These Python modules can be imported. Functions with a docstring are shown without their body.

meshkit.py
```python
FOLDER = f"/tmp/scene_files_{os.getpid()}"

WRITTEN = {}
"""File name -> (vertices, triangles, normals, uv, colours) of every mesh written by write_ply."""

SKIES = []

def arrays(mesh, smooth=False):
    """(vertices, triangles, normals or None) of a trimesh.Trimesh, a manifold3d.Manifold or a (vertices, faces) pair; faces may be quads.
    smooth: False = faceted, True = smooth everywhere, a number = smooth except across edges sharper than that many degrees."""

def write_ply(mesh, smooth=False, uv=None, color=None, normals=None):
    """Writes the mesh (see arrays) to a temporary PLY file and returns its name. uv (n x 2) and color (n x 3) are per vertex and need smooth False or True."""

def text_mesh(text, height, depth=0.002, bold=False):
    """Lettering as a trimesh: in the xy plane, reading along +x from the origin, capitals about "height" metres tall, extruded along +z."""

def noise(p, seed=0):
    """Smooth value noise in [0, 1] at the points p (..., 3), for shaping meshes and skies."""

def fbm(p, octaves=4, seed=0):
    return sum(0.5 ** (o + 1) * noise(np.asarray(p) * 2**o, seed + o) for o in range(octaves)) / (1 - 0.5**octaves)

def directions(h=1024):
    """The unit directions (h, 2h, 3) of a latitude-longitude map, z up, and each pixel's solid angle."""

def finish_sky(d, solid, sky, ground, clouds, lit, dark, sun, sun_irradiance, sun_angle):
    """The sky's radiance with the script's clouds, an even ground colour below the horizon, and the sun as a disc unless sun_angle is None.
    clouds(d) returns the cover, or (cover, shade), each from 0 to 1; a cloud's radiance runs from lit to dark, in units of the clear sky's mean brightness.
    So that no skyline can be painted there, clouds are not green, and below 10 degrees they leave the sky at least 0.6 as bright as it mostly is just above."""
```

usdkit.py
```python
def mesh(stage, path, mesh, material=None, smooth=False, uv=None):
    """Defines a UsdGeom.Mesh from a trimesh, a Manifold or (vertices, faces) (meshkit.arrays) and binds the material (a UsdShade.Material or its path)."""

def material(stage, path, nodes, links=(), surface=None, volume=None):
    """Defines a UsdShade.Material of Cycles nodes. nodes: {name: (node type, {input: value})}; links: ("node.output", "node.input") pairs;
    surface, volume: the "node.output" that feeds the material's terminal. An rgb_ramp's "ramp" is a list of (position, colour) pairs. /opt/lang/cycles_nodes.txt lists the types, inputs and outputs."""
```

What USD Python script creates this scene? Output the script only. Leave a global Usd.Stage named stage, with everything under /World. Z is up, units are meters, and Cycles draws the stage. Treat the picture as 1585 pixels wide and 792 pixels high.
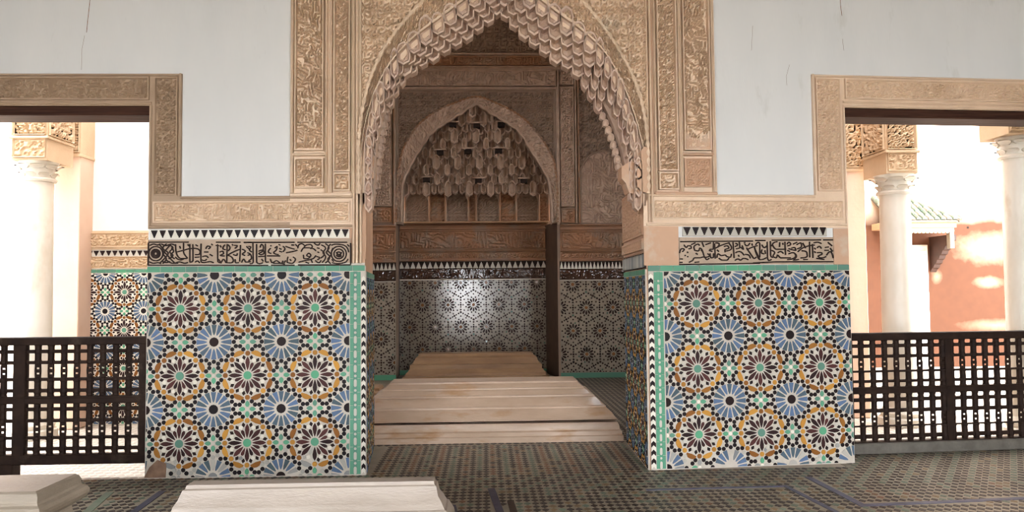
import math, random
import numpy as np
import trimesh, shapely
from shapely.geometry import Polygon, LineString, box as sbox
import usdkit, meshkit
from pxr import Usd, UsdGeom, UsdLux, Gf, UsdShade, Sdf, Vt

rng = random.Random(7)
stage = Usd.Stage.CreateInMemory()
UsdGeom.SetStageUpAxis(stage, 'Z')
UsdGeom.SetStageMetersPerUnit(stage, 1.0)
UsdGeom.Xform.Define(stage, '/World')
UsdGeom.Scope.Define(stage, '/World/Looks')
PI = math.pi

# ------------------------------------------------------------------ camera, sky, sun, exposure
F, YAW, PITCH, ROLL = 1206.4, 0.035, 0.0464, -0.0087
CAM = np.array([0.0, -6.57, 1.5])
EXPOSURE = 2.3
SKY, SUN, SUN_EL, SUN_AZ = 1.0, 2.2, 70.0, 6.0
_fw = np.array([math.sin(YAW) * math.cos(PITCH), math.cos(YAW) * math.cos(PITCH), math.sin(PITCH)])
_rt = np.array([math.cos(YAW), -math.sin(YAW), 0.0])
_up = np.cross(_rt, _fw)
_r = _rt * math.cos(ROLL) + _up * math.sin(ROLL)
_u = -_rt * math.sin(ROLL) + _up * math.cos(ROLL)
cam = UsdGeom.Camera.Define(stage, '/World/camera')
cam.AddTransformOp().Set(Gf.Matrix4d(*_r, 0, *_u, 0, *(-_fw), 0, *CAM, 1))
cam.CreateHorizontalApertureAttr(36.0)
cam.CreateVerticalApertureAttr(36.0 * 792 / 1585)
cam.CreateFocalLengthAttr(36.0 * F / 1585)
cam.CreateClippingRangeAttr(Gf.Vec2f(0.05, 500))
cam.CreateExposureAttr(EXPOSURE)
dome = UsdLux.DomeLight.Define(stage, '/World/sky')
dome.CreateIntensityAttr(SKY)
dome.CreateColorAttr(Gf.Vec3f(0.95, 0.98, 1.03))
sun = UsdLux.DistantLight.Define(stage, '/World/sun')
sun.CreateIntensityAttr(SUN)
sun.CreateAngleAttr(0.53)
sun.CreateColorAttr(Gf.Vec3f(1.0, 0.93, 0.82))
sun.AddRotateXYZOp().Set(Gf.Vec3f(90 - SUN_EL, 0, 0))
sun.AddRotateZOp(opSuffix='az').Set(0)
sun.ClearXformOpOrder()
sun.AddTransformOp().Set(Gf.Matrix4d().SetRotate(Gf.Rotation(Gf.Vec3d(1, 0, 0), 90 - SUN_EL) * Gf.Rotation(Gf.Vec3d(0, 0, 1), SUN_AZ)))


def ray(px, py):
    return _fw + _r * (px - 792.5) / F + _u * (396 - py) / F


def at(px, py, Y):
    """A pixel of the photograph as a point of the upright plane y = Y."""
    d = ray(px, py)
    return CAM + d * (Y - CAM[1]) / d[1]


HINGE, PHI = 1.33, 0.0777       # the wall right of the arch stands a little askew
_e = np.array([math.cos(PHI), math.sin(PHI), 0])
_n = np.array([-math.sin(PHI), math.cos(PHI), 0])


def atr(px, py, back=0.0):
    """A pixel as (u, z) on the right wall, 'back' metres behind its face."""
    d = ray(px, py)
    o = np.array([HINGE, 0, 0]) + _n * back
    p = CAM + d * (((o - CAM) @ _n) / (d @ _n))
    return np.array([(p - o) @ _e, p[2]])


def flo(px, py, z=0.0):
    d = ray(px, py)
    return CAM + d * (z - CAM[2]) / d[2]


# ------------------------------------------------------------------ materials
def M(name, col, col2=None, rough=0.5, scale=5.0, detail=4, lo=0.35, hi=0.65, rnd=0.0, bump=0.0, bscale=60.0, spec=0.5, stain=None, stain_at=(0.6, 0.75), stain_scale=1.6, rough2=None, stretch=(1, 1, 1), bdist=0.01, mixr=False):
    col2 = col2 or tuple(c * 0.8 for c in col)
    n = {'g': ('geometry', {}), 'map': ('mapping', {'scale': stretch}), 'n': ('noise_texture', {'scale': scale, 'detail': detail, 'roughness': 0.6}),
         'r': ('rgb_ramp', {'ramp': [(0, col2), (lo, col2), (hi, col), (1, col)]}),
         'p': ('principled_bsdf', {'roughness': rough, 'specular_ior_level': spec})}
    L = [('g.position', 'map.vector'), ('map.vector', 'n.vector'), ('fr.value' if mixr else 'n.fac', 'r.fac')]
    out = 'r.color'
    if stain:
        n['sn'] = ('noise_texture', {'scale': stain_scale, 'detail': 5, 'roughness': 0.65})
        n['sr'] = ('rgb_ramp', {'ramp': [(0, (0, 0, 0)), (stain_at[0], (0, 0, 0)), (stain_at[1], (1, 1, 1)), (1, (1, 1, 1))]})
        n['sm'] = ('mix_color', {'b': stain})
        L += [('map.vector', 'sn.vector'), ('sn.fac', 'sr.fac'), ('sr.color', 'sm.fac'), (out, 'sm.a')]
        out = 'sm.result'
    if rnd:
        n['oi'] = ('object_info', {})
        n['ad'] = ('math', {'math_type': 'add'})
        n['fr'] = ('math', {'math_type': 'fraction'})
        n['mr'] = ('map_range', {'from_min': 0, 'from_max': 1, 'to_min': 1 - rnd, 'to_max': 1 + rnd})
        n['hs'] = ('hsv', {'hue': 0.5, 'saturation': 1.0, 'fac': 1.0})
        L += [('oi.random', 'ad.value1'), ('g.random_per_island', 'ad.value2'), ('ad.value', 'fr.value1'), ('fr.value', 'mr.value'), ('mr.result', 'hs.value'), (out, 'hs.color')]
        out = 'hs.color'
    L.append((out, 'p.base_color'))
    if rough2 is not None:
        n['rr'] = ('map_range', {'from_min': 0.3, 'from_max': 0.7, 'to_min': rough, 'to_max': rough2})
        L += [('n.fac', 'rr.value'), ('rr.result', 'p.roughness')]
    if bump:
        n['bn'] = ('noise_texture', {'scale': bscale, 'detail': 4, 'roughness': 0.6})
        n['b'] = ('bump', {'strength': bump, 'distance': bdist})
        L += [('map.vector', 'bn.vector'), ('bn.fac', 'b.height'), ('b.normal', 'p.normal')]
    return usdkit.material(stage, '/World/Looks/' + name, n, L, surface='p.BSDF')


m = {}
m['white'] = M('white_plaster', (0.66, 0.66, 0.64), (0.62, 0.625, 0.61), rough=0.75, scale=1.2, bump=0.15, bscale=9, stain=(0.56, 0.56, 0.53), stain_at=(0.6, 0.72), stain_scale=2.2, stretch=(1.6, 1.6, 0.6))
m['stucco'] = M('carved_stucco', (0.72, 0.545, 0.385), (0.62, 0.46, 0.32), rough=0.42, scale=3.0, bump=0.35, bscale=120, stain=(0.60, 0.50, 0.38), stain_scale=2.3)
m['stucco_grey'] = M('window_stucco', (0.42, 0.30, 0.20), (0.36, 0.255, 0.17), rough=0.7, scale=3.0, bump=0.4, bscale=120)
m['salmon'] = M('salmon_plaster', (0.56, 0.35, 0.225), (0.50, 0.32, 0.21), rough=0.8, scale=2.5, bump=0.25, bscale=40, stain=(0.52, 0.41, 0.31), stain_at=(0.55, 0.7), stain_scale=3)
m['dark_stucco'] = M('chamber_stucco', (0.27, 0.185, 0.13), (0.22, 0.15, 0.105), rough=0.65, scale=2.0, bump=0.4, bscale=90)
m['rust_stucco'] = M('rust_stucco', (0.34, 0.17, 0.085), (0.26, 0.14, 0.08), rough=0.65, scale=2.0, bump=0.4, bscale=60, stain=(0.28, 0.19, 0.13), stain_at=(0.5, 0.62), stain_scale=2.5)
m['court_stucco'] = M('court_stucco', (0.62, 0.46, 0.30), (0.54, 0.39, 0.25), rough=0.75, scale=3.0, bump=0.3, bscale=90)
m['grout'] = M('tile_bed', (0.52, 0.47, 0.40), (0.43, 0.385, 0.325), spec=0.06, rough=0.45, scale=6.0, bump=0.25, bscale=60, stain=(0.42, 0.36, 0.29), stain_at=(0.58, 0.72), stain_scale=2.2)
TV = dict(spec=0.05, rough=0.35, lo=0.15, hi=0.9, mixr=True, scale=14, rnd=0.22, bump=0.12, bscale=30)
m['z_white'] = M('glaze_white', (0.62, 0.58, 0.50), (0.54, 0.50, 0.43), **TV)
m['z_green'] = M('glaze_green', (0.085, 0.27, 0.155), (0.13, 0.27, 0.205), **TV)
m['z_maroon'] = M('glaze_maroon', (0.068, 0.026, 0.024), (0.034, 0.020, 0.020), **TV)
m['z_blue'] = M('glaze_blue', (0.085, 0.130, 0.220), (0.088, 0.125, 0.145), **TV)
m['z_orange'] = M('glaze_ochre', (0.42, 0.21, 0.040), (0.26, 0.105, 0.028), **TV)
m['z_black'] = M('glaze_black', (0.013, 0.011, 0.012), (0.026, 0.016, 0.015), **TV)
m['z_worn'] = M('glaze_worn', (0.34, 0.32, 0.28), (0.24, 0.25, 0.25), **TV)
m['mortar'] = M('bare_mortar', (0.24, 0.145, 0.09), (0.17, 0.10, 0.065), rough=0.9, scale=14, bump=0.8, bscale=30)
m['ink'] = M('black_lettering', (0.020, 0.014, 0.012), (0.035, 0.022, 0.018), rough=0.5, spec=0.05, scale=20)
m['panel_tan'] = M('inscription_ground', (0.42, 0.31, 0.22), (0.35, 0.26, 0.185), rough=0.5, scale=8, bump=0.5, bscale=80)
m['wood'] = M('dark_wood', (0.030, 0.018, 0.013), (0.018, 0.011, 0.009), spec=0.06, rough=0.55, scale=9, bump=0.25, bscale=30, stain=(0.07, 0.052, 0.038), stain_at=(0.62, 0.8), stain_scale=3)
m['beam'] = M('lintel_wood', (0.060, 0.026, 0.016), (0.03, 0.013, 0.009), rough=0.6, spec=0.1, scale=4, stretch=(0.6, 6, 14), bump=0.4, bscale=6)
m['marble'] = M('warm_marble', (0.47, 0.34, 0.245), (0.39, 0.275, 0.19), rough=0.38, scale=2.2, bump=0.15, bscale=30, stain=(0.36, 0.205, 0.10), stain_at=(0.54, 0.68), stain_scale=1.9, stretch=(0.8, 1, 3))
m['marble_pale'] = M('pale_marble', (0.37, 0.31, 0.255), (0.31, 0.255, 0.205), rough=0.42, scale=3, bump=0.2, bscale=40, stain=(0.44, 0.37, 0.28), stain_at=(0.62, 0.75), stain_scale=2.6, stretch=(0.7, 1, 3))
m['marble_grey'] = M('weathered_marble', (0.33, 0.275, 0.21), (0.25, 0.205, 0.155), rough=0.5, scale=4, bump=0.35, bscale=40, stretch=(0.5, 1, 3))
m['marble_amber'] = M('amber_marble', (0.35, 0.205, 0.10), (0.25, 0.14, 0.07), rough=0.4, scale=2.4, bump=0.2, bscale=30, stretch=(0.7, 1, 3))
m['column'] = M('column_marble', (0.70, 0.66, 0.58), (0.60, 0.54, 0.44), rough=0.4, scale=2.2, bump=0.1, bscale=20, stain=(0.52, 0.42, 0.30), stain_at=(0.6, 0.75), stretch=(1, 1, 0.5))
m['court_pink'] = M('court_pink_plaster', (0.72, 0.53, 0.41), (0.66, 0.47, 0.35), rough=0.85, scale=1.5, bump=0.2, bscale=20)
m['court_white'] = M('court_white_plaster', (0.80, 0.74, 0.66), (0.76, 0.69, 0.60), rough=0.85, scale=1.5, bump=0.2, bscale=20)
m['floor_bed'] = M('floor_bed', (0.29, 0.245, 0.185), (0.22, 0.19, 0.14), spec=0.08, rough=0.4, scale=5, bump=0.25, bscale=50, stain=(0.24, 0.23, 0.17), stain_scale=2.0)
m['court_floor'] = M('court_floor', (0.55, 0.47, 0.38), (0.48, 0.41, 0.33), rough=0.6, scale=4, bump=0.3, bscale=40)
FV = dict(spec=0.10, rough=0.35, scale=12, rnd=0.3, bump=0.15, bscale=30)
m['f_dark'] = M('floor_dark', (0.050, 0.032, 0.024), (0.032, 0.022, 0.020), **FV)
m['f_rust'] = M('floor_rust', (0.16, 0.075, 0.04), (0.11, 0.055, 0.03), **FV)
m['f_green'] = M('floor_green', (0.13, 0.18, 0.125), (0.17, 0.19, 0.14), **FV)
m['f_blue'] = M('floor_blue', (0.085, 0.085, 0.125), (0.06, 0.06, 0.095), **FV)
m['f_ochre'] = M('floor_ochre', (0.24, 0.16, 0.075), (0.19, 0.125, 0.07), **FV)
m['s_light'] = M('star_mosaic_light', (0.29, 0.245, 0.19), (0.23, 0.20, 0.16), rough=0.07, spec=1.0, scale=9, rnd=0.2, bump=0.5, bscale=45, bdist=0.0018)
m['s_dark'] = M('star_mosaic_dark', (0.030, 0.022, 0.020), (0.045, 0.028, 0.022), rough=0.3, spec=0.08, scale=9, rnd=0.3)
m['s_rust'] = M('star_mosaic_rust', (0.20, 0.085, 0.035), (0.15, 0.07, 0.03), rough=0.15, scale=9, rnd=0.3)
m['s_green'] = M('star_mosaic_green', (0.08, 0.13, 0.085), (0.07, 0.105, 0.09), rough=0.15, scale=9, rnd=0.3)
m['brown_glaze'] = M('brown_glaze', (0.055, 0.026, 0.016), (0.04, 0.02, 0.013), rough=0.08, spec=1.0, scale=9, bump=0.5, bscale=40, bdist=0.0015)
m['ceil'] = M('cedar_ceiling', (0.14, 0.09, 0.055), (0.10, 0.065, 0.04), rough=0.7, scale=3)
m['hall_side'] = M('hall_side_plaster', (0.30, 0.25, 0.20), (0.25, 0.20, 0.16), rough=0.8)
m['roof_green'] = M('roof_green_glaze', (0.050, 0.085, 0.052), (0.09, 0.10, 0.068), rough=0.3, scale=8, rnd=0.25)
m['roof_pale'] = M('roof_pale_tile', (0.25, 0.20, 0.135), (0.18, 0.145, 0.10), rough=0.5, scale=8, rnd=0.2)
m['muq'] = M('muqarnas_stucco', (0.60, 0.445, 0.335), (0.50, 0.36, 0.285), rough=0.65, scale=7, bump=0.3, bscale=70)
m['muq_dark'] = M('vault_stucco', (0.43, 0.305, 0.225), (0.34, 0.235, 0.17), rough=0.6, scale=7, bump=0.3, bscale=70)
m['f_court'] = M('court_lozenge', (0.40, 0.32, 0.25), (0.33, 0.27, 0.22), rough=0.5, scale=8, rnd=0.2)
m['ochre'] = M('ochre_trim', (0.50, 0.28, 0.14), (0.44, 0.24, 0.12), rough=0.7, scale=6)
m['plinth'] = M('plinth_stone', (0.13, 0.115, 0.095), (0.085, 0.075, 0.06), rough=0.6, scale=9, bump=0.4, bscale=30)
m['reveal_brown'] = M('reveal_brown', (0.085, 0.05, 0.032), (0.06, 0.036, 0.024), rough=0.5, spec=0.2, scale=5, bump=0.3, bscale=40)
m['bracket'] = M('bracket_wood', (0.065, 0.030, 0.020), (0.045, 0.02, 0.014), rough=0.6, scale=6)


# ------------------------------------------------------------------ scene graph helpers
used, LOC = {}, {}


def numbered(parent, name):
    k = used.get((parent, name), 0)
    used[(parent, name)] = k + 1
    return f'{parent}/{name}' + (f'_{k:03d}' if k else '')


W = (0.0, 0.0, 0.0)                    # frame of the front wall: x along it, -y towards the hall
R = (HINGE, 0.0, PHI)


def thing(name, label, cat, loc=(0, 0, 0), frame=W, group=None, kind=None):
    p = numbered('/World', name)
    x = UsdGeom.Xform.Define(stage, p)
    ox, oy, a = frame
    c, s = math.cos(a), math.sin(a)
    x.AddTranslateOp().Set(Gf.Vec3d(ox + c * loc[0] - s * loc[1], oy + s * loc[0] + c * loc[1], loc[2]))
    x.AddRotateZOp().Set(math.degrees(a))
    o = x.GetPrim()
    o.SetCustomDataByKey('label', label)
    o.SetCustomDataByKey('category', cat)
    if group:
        o.SetCustomDataByKey('group', group)
    if kind:
        o.SetCustomDataByKey('kind', kind)
    LOC[p] = np.array(loc, float)
    return p


def part(parent, name, mesh, mat, smooth=False, kind=None, label=None):
    if isinstance(mesh, MB):
        if not mesh.v:
            return None
        mesh = mesh.get()
    v, f = (mesh.vertices, mesh.faces) if hasattr(mesh, 'vertices') else mesh
    p = numbered(parent, name)
    top = '/'.join(p.split('/')[:3])
    LOC[p] = LOC[top]
    g = usdkit.mesh(stage, p, (np.asarray(v, float) - LOC[top], np.asarray(f)), m[mat] if isinstance(mat, str) else mat, smooth=smooth)
    if kind:
        g.GetPrim().SetCustomDataByKey('kind', kind)
    if label:
        g.GetPrim().SetCustomDataByKey('label', label)
    return p


class MB:
    """Collects triangles."""
    def __init__(s):
        s.v, s.f, s.n = [], [], 0

    def add(s, v, f):
        v = np.asarray(v, float)
        f = np.asarray(f, int)
        if f.shape[1] == 4:
            f = np.vstack([f[:, [0, 1, 2]], f[:, [0, 2, 3]]])
        s.v.append(v)
        s.f.append(f + s.n)
        s.n += len(v)
        return s

    def get(s):
        return np.vstack(s.v), np.vstack(s.f)

    def box(s, x0, x1, y0, y1, z0, z1, b=0.0):
        """A box with its edges chamfered by b."""
        if b <= 0:
            v = [(x, y, z) for x in (x0, x1) for y in (y0, y1) for z in (z0, z1)]
            return s.add(v, [(0, 1, 3, 2), (4, 6, 7, 5), (0, 4, 5, 1), (2, 3, 7, 6), (0, 2, 6, 4), (1, 5, 7, 3)])
        pts = []
        for sx, x in ((1, x0), (-1, x1)):
            for sy, y in ((1, y0), (-1, y1)):
                for sz, z in ((1, z0), (-1, z1)):
                    pts += [(x, y + sy * b, z + sz * b), (x + sx * b, y, z + sz * b), (x + sx * b, y + sy * b, z)]
        h = trimesh.convex.convex_hull(np.array(pts))
        return s.add(h.vertices, h.faces)

    def prism(s, poly, y0, y1, bevel=0.0, tilt=0.0):
        """A convex outline in (x, z), from its back y0 to its face y1 (y1 < y0), the face drawn in by 'bevel' metres."""
        p = np.asarray(poly, float)
        n = len(p)
        if n < 3:
            return s
        c = p.mean(0)
        if ((p - c)[:, 0] * (np.roll(p, -1, 0) - c)[:, 1] - (p - c)[:, 1] * (np.roll(p, -1, 0) - c)[:, 0]).sum() < 0:
            p = p[::-1]
        d = np.linalg.norm(p - c, axis=1, keepdims=True)
        q = c + (p - c) * np.clip(1 - bevel / np.maximum(d, 1e-6), 0.3, 1)
        v = np.vstack([np.c_[p[:, 0], np.full(n, y0), p[:, 1]], np.c_[q[:, 0], np.full(n, y1), q[:, 1]]])
        if tilt:
            v[n:, 1] += (q - c) @ np.array([rng.gauss(0, tilt), rng.gauss(0, tilt)])
        f = [(n, n + i, n + i + 1) for i in range(1, n - 1)]
        for i in range(n):
            j = (i + 1) % n
            f += [(i, j, n + j), (i, n + j, n + i)]
        return s.add(v, f)

    def extrude(s, geom, y0, y1):
        """Any shapely outline in (x, z) as a slab between y0 and y1."""
        for g in getattr(geom, 'geoms', [geom]):
            if g.is_empty or g.geom_type != 'Polygon' or g.area < 1e-8:
                continue
            t = trimesh.creation.extrude_polygon(g, abs(y0 - y1), engine='earcut')
            v = np.array(t.vertices)
            s.add(np.c_[v[:, 0], max(y0, y1) - v[:, 2], v[:, 1]], t.faces)
        return s

    def lathe(s, prof, cx, cy, n=24, a0=0.0, a1=2 * PI):
        pr = np.asarray(prof, float)
        k = len(pr)
        full = abs(a1 - a0 - 2 * PI) < 1e-6
        cols = n if full else n + 1
        A = a0 + (a1 - a0) * np.arange(cols) / n
        v = np.array([(cx + r * math.cos(a), cy + r * math.sin(a), z) for a in A for r, z in pr])
        f = []
        for i in range(n):
            j = (i + 1) % cols
            for t in range(k - 1):
                f.append((i * k + t, j * k + t, j * k + t + 1, i * k + t + 1))
        return s.add(v, f)

    def tube(s, pts, r, n=6):
        pts = np.asarray(pts, float)
        T = np.gradient(pts, axis=0)
        T /= np.linalg.norm(T, axis=1, keepdims=True) + 1e-12
        ref = np.array([0, 1.0, 0]) if abs(T[:, 1]).max() < 0.8 else np.array([0, 0, 1.0])
        A = np.cross(T, ref)
        A /= np.linalg.norm(A, axis=1, keepdims=True) + 1e-12
        B = np.cross(A, T)
        rr = np.broadcast_to(r, len(pts))
        an = 2 * PI * np.arange(n) / n
        v = (pts[:, None] + rr[:, None, None] * (np.cos(an)[None, :, None] * A[:, None] + np.sin(an)[None, :, None] * B[:, None])).reshape(-1, 3)
        k = len(pts)
        f = [(i * n + j, i * n + (j + 1) % n, (i + 1) * n + (j + 1) % n, (i + 1) * n + j) for i in range(k - 1) for j in range(n)]
        s.add(v, f)
        s.add(v[:n], [(0, i + 1, i) for i in range(1, n - 1)])
        return s.add(v[-n:], [(0, i, i + 1) for i in range(1, n - 1)])

    def grid(s, P):
        """P: (a, b, 3) points as a sheet of quads."""
        a, b = P.shape[:2]
        i = np.arange(a * b).reshape(a, b)
        q = np.stack([i[:-1, :-1], i[1:, :-1], i[1:, 1:], i[:-1, 1:]], -1).reshape(-1, 4)
        return s.add(P.reshape(-1, 3), q)


# ------------------------------------------------------------------ carved patterns: heights in 0..1 at (u, v)
def _warp(U, V, c, k, seed):
    p = np.stack([U / c, V / c, np.full_like(U, seed * 3.7)], -1)
    return U + k * c * (meshkit.noise(p, seed) - 0.5), V + k * c * (meshkit.noise(p + 17.3, seed) - 0.5)


def sstep(x, a, b):
    t = np.clip((x - a) / (b - a), 0, 1)
    return t * t * (3 - 2 * t)


def arabesque(U, V, c=0.12, seed=1):
    """Mirrored scrolls with leaves."""
    U, V = _warp(U, V, c, 0.30, seed)
    i, j = np.floor(U / c), np.floor(V / c)
    x, y = (U / c - i - 0.5) * np.where(i % 2 == 0, 1, -1), (V / c - j - 0.5) * np.where(j % 2 == 0, 1, -1)
    r, t = np.hypot(x, y), np.arctan2(y, x)
    sp = np.cos(t - 2 * PI * r * 2.9)
    lf = np.cos(3 * t + 9 * r) * np.cos(2 * PI * r * 2.2)
    x2, y2 = np.abs(x) - 0.5, np.abs(y) - 0.5
    r2, t2 = np.hypot(x2, y2), np.arctan2(y2, x2)
    ro = np.cos(2 * PI * r2 * 4.5) + 0.5 * np.cos(8 * t2)
    h = np.where(r < 0.42, sp + 0.55 * lf, ro)
    return sstep(h, -0.25, 0.45)


def calligraphy(U, V, c=0.1, seed=3):
    """Flowing strokes that run along v with stems across."""
    A, B = _warp(U, V, c * 0.9, 1.0, seed)
    A, B = _warp(A, B, c * 0.4, 0.35, seed + 5)
    s1 = np.abs(np.sin(PI * A / (c * 0.42)))
    s2 = np.abs(np.sin(PI * (B + 0.35 * A) / (c * 0.55)))
    g = meshkit.noise(np.stack([U / (c * 0.8), V / (c * 0.8), np.full_like(U, 9.0 + seed)], -1), seed)
    return np.maximum(sstep(s1, 0.55, 0.85) * (g > 0.42), sstep(s2, 0.60, 0.88) * (g <= 0.58))


def sebka(U, V, c=0.16, seed=5):
    """Lozenge net with a small flower in every mesh."""
    a, b = (U / c + V / (1.6 * c)), (U / c - V / (1.6 * c))
    a += 0.06 * np.sin(2 * PI * b * 3)
    b += 0.06 * np.sin(2 * PI * a * 3)
    net = np.maximum(sstep(np.abs(np.sin(PI * a)), 0.16, 0.05), sstep(np.abs(np.sin(PI * b)), 0.16, 0.05))
    fx, fy = a - np.floor(a) - 0.5, b - np.floor(b) - 0.5
    r, t = np.hypot(fx, fy), np.arctan2(fy, fx)
    return np.maximum(net, 0.8 * sstep(np.cos(2 * PI * r * 3.2) + 0.6 * np.cos(4 * t), 0.0, 0.6) * (r < 0.38))


def scales(U, V, c=0.07, seed=5):
    j = np.floor(V / c)
    u = U / c + 0.5 * (j % 2)
    x, y = u - np.floor(u) - 0.5, V / c - j
    return sstep(np.cos(2 * PI * (np.hypot(x, y - 0.1)) * 1.9), -0.2, 0.4)


def relief(u0, u1, z0, z1, y, depth, fn, res, mask=None, edge=0.012, back=0.03, **kw):
    """A carved slab: its field sunk 'depth' behind the face y, the ornament standing up to the face, a plain margin round it."""
    nu, nv = max(4, int((u1 - u0) / res)), max(4, int((z1 - z0) / res))
    U, V = np.meshgrid(np.linspace(u0, u1, nu), np.linspace(z0, z1, nv), indexing='ij')
    h = fn(U, V, **kw)
    if edge:
        d = np.minimum(np.minimum(U - u0, u1 - U), np.minimum(V - z0, z1 - V))
        h = np.where(d < edge, 1.0, np.where(d < edge * 1.9, 0.0, h))
    P = np.stack([U, y + depth * (1 - h), V], -1)
    b = MB()
    if mask is None:
        b.grid(P)
        for E in (P[:, 0], P[::-1, -1], P[0, ::-1], P[-1]):
            Q = E.copy()
            Q[:, 1] = y + depth + back
            b.grid(np.stack([E, Q], 0))
    else:
        idx = np.arange(nu * nv).reshape(nu, nv)
        q = np.stack([idx[:-1, :-1], idx[1:, :-1], idx[1:, 1:], idx[:-1, 1:]], -1).reshape(-1, 4)
        c = P.reshape(-1, 3)[q].mean(1)
        q = q[shapely.contains_xy(mask, c[:, 0], c[:, 2])]
        keep, inv = np.unique(q, return_inverse=True)
        b.add(P.reshape(-1, 3)[keep], inv.reshape(q.shape))
    return b


def frame_bars(u0, u1, z0, z1, w, y, t, b=0.004, sides='tblr'):
    """Mitre-less moulded bars round a rectangle; returns a list of meshes (one per side)."""
    out = []
    prof = [(0, 0), (w * 0.15, -t * 0.75), (w * 0.35, -t), (w * 0.65, -t), (w * 0.85, -t * 0.75), (w, 0)]

    def bar(p0, p1, nrm):
        p0, p1, nrm = np.array(p0), np.array(p1), np.array(nrm)
        P = np.array([[(*(p + nrm * a),) for a, _ in prof] for p in (p0, p1)])
        Y = np.array([[y + d for _, d in prof]] * 2)
        G = np.stack([P[..., 0], Y, P[..., 1]], -1)
        mb = MB().grid(G)
        for k in (0, 1):
            mb.add(G[k], [(0, i, i + 1) for i in range(1, len(prof) - 1)])
        return mb
    if 't' in sides:
        out.append(bar((u0, z1), (u1, z1), (0, 1)))
    if 'b' in sides:
        out.append(bar((u0, z0 - w), (u1, z0 - w), (0, 1)))
    if 'l' in sides:
        out.append(bar((u0 - w, z0 - w), (u0 - w, z1 + w), (1, 0)))
    if 'r' in sides:
        out.append(bar((u1, z0 - w), (u1, z1 + w), (1, 0)))
    return out


def rail(p0, p1, y, w, t):
    """A half-round moulding in the wall plane from p0 to p1 (x, z)."""
    p0, p1 = np.array(p0, float), np.array(p1, float)
    d = (p1 - p0) / np.linalg.norm(p1 - p0)
    n = np.array([-d[1], d[0]])
    a = np.linspace(0, PI, 7)
    G = np.array([[(*(p + n * math.cos(k) * w / 2), y - math.sin(k) * t) for k in a] for p in (p0, p1)])[..., [0, 2, 1]]
    mb = MB().grid(G)
    for k in (0, 1):
        mb.add(G[k], [(0, i, i + 1) for i in range(1, 6)])
    return mb


def smooth_curve(pts, n):
    """n points, evenly spaced, through the given ones."""
    from scipy.interpolate import PchipInterpolator
    p = np.asarray(pts, float)
    s = np.r_[0, np.cumsum(np.linalg.norm(np.diff(p, axis=0), axis=1))]
    f = PchipInterpolator(s, p)
    q = f(np.linspace(0, s[-1], n * 4))
    s = np.r_[0, np.cumsum(np.linalg.norm(np.diff(q, axis=0), axis=1))]
    t = np.linspace(0, s[-1], n)
    return np.stack([np.interp(t, s, q[:, k]) for k in range(q.shape[1])], 1)


def px2w(pts, Y=0.0):
    return np.array([at(x, y, Y)[[0, 2]] for x, y in pts])


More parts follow.
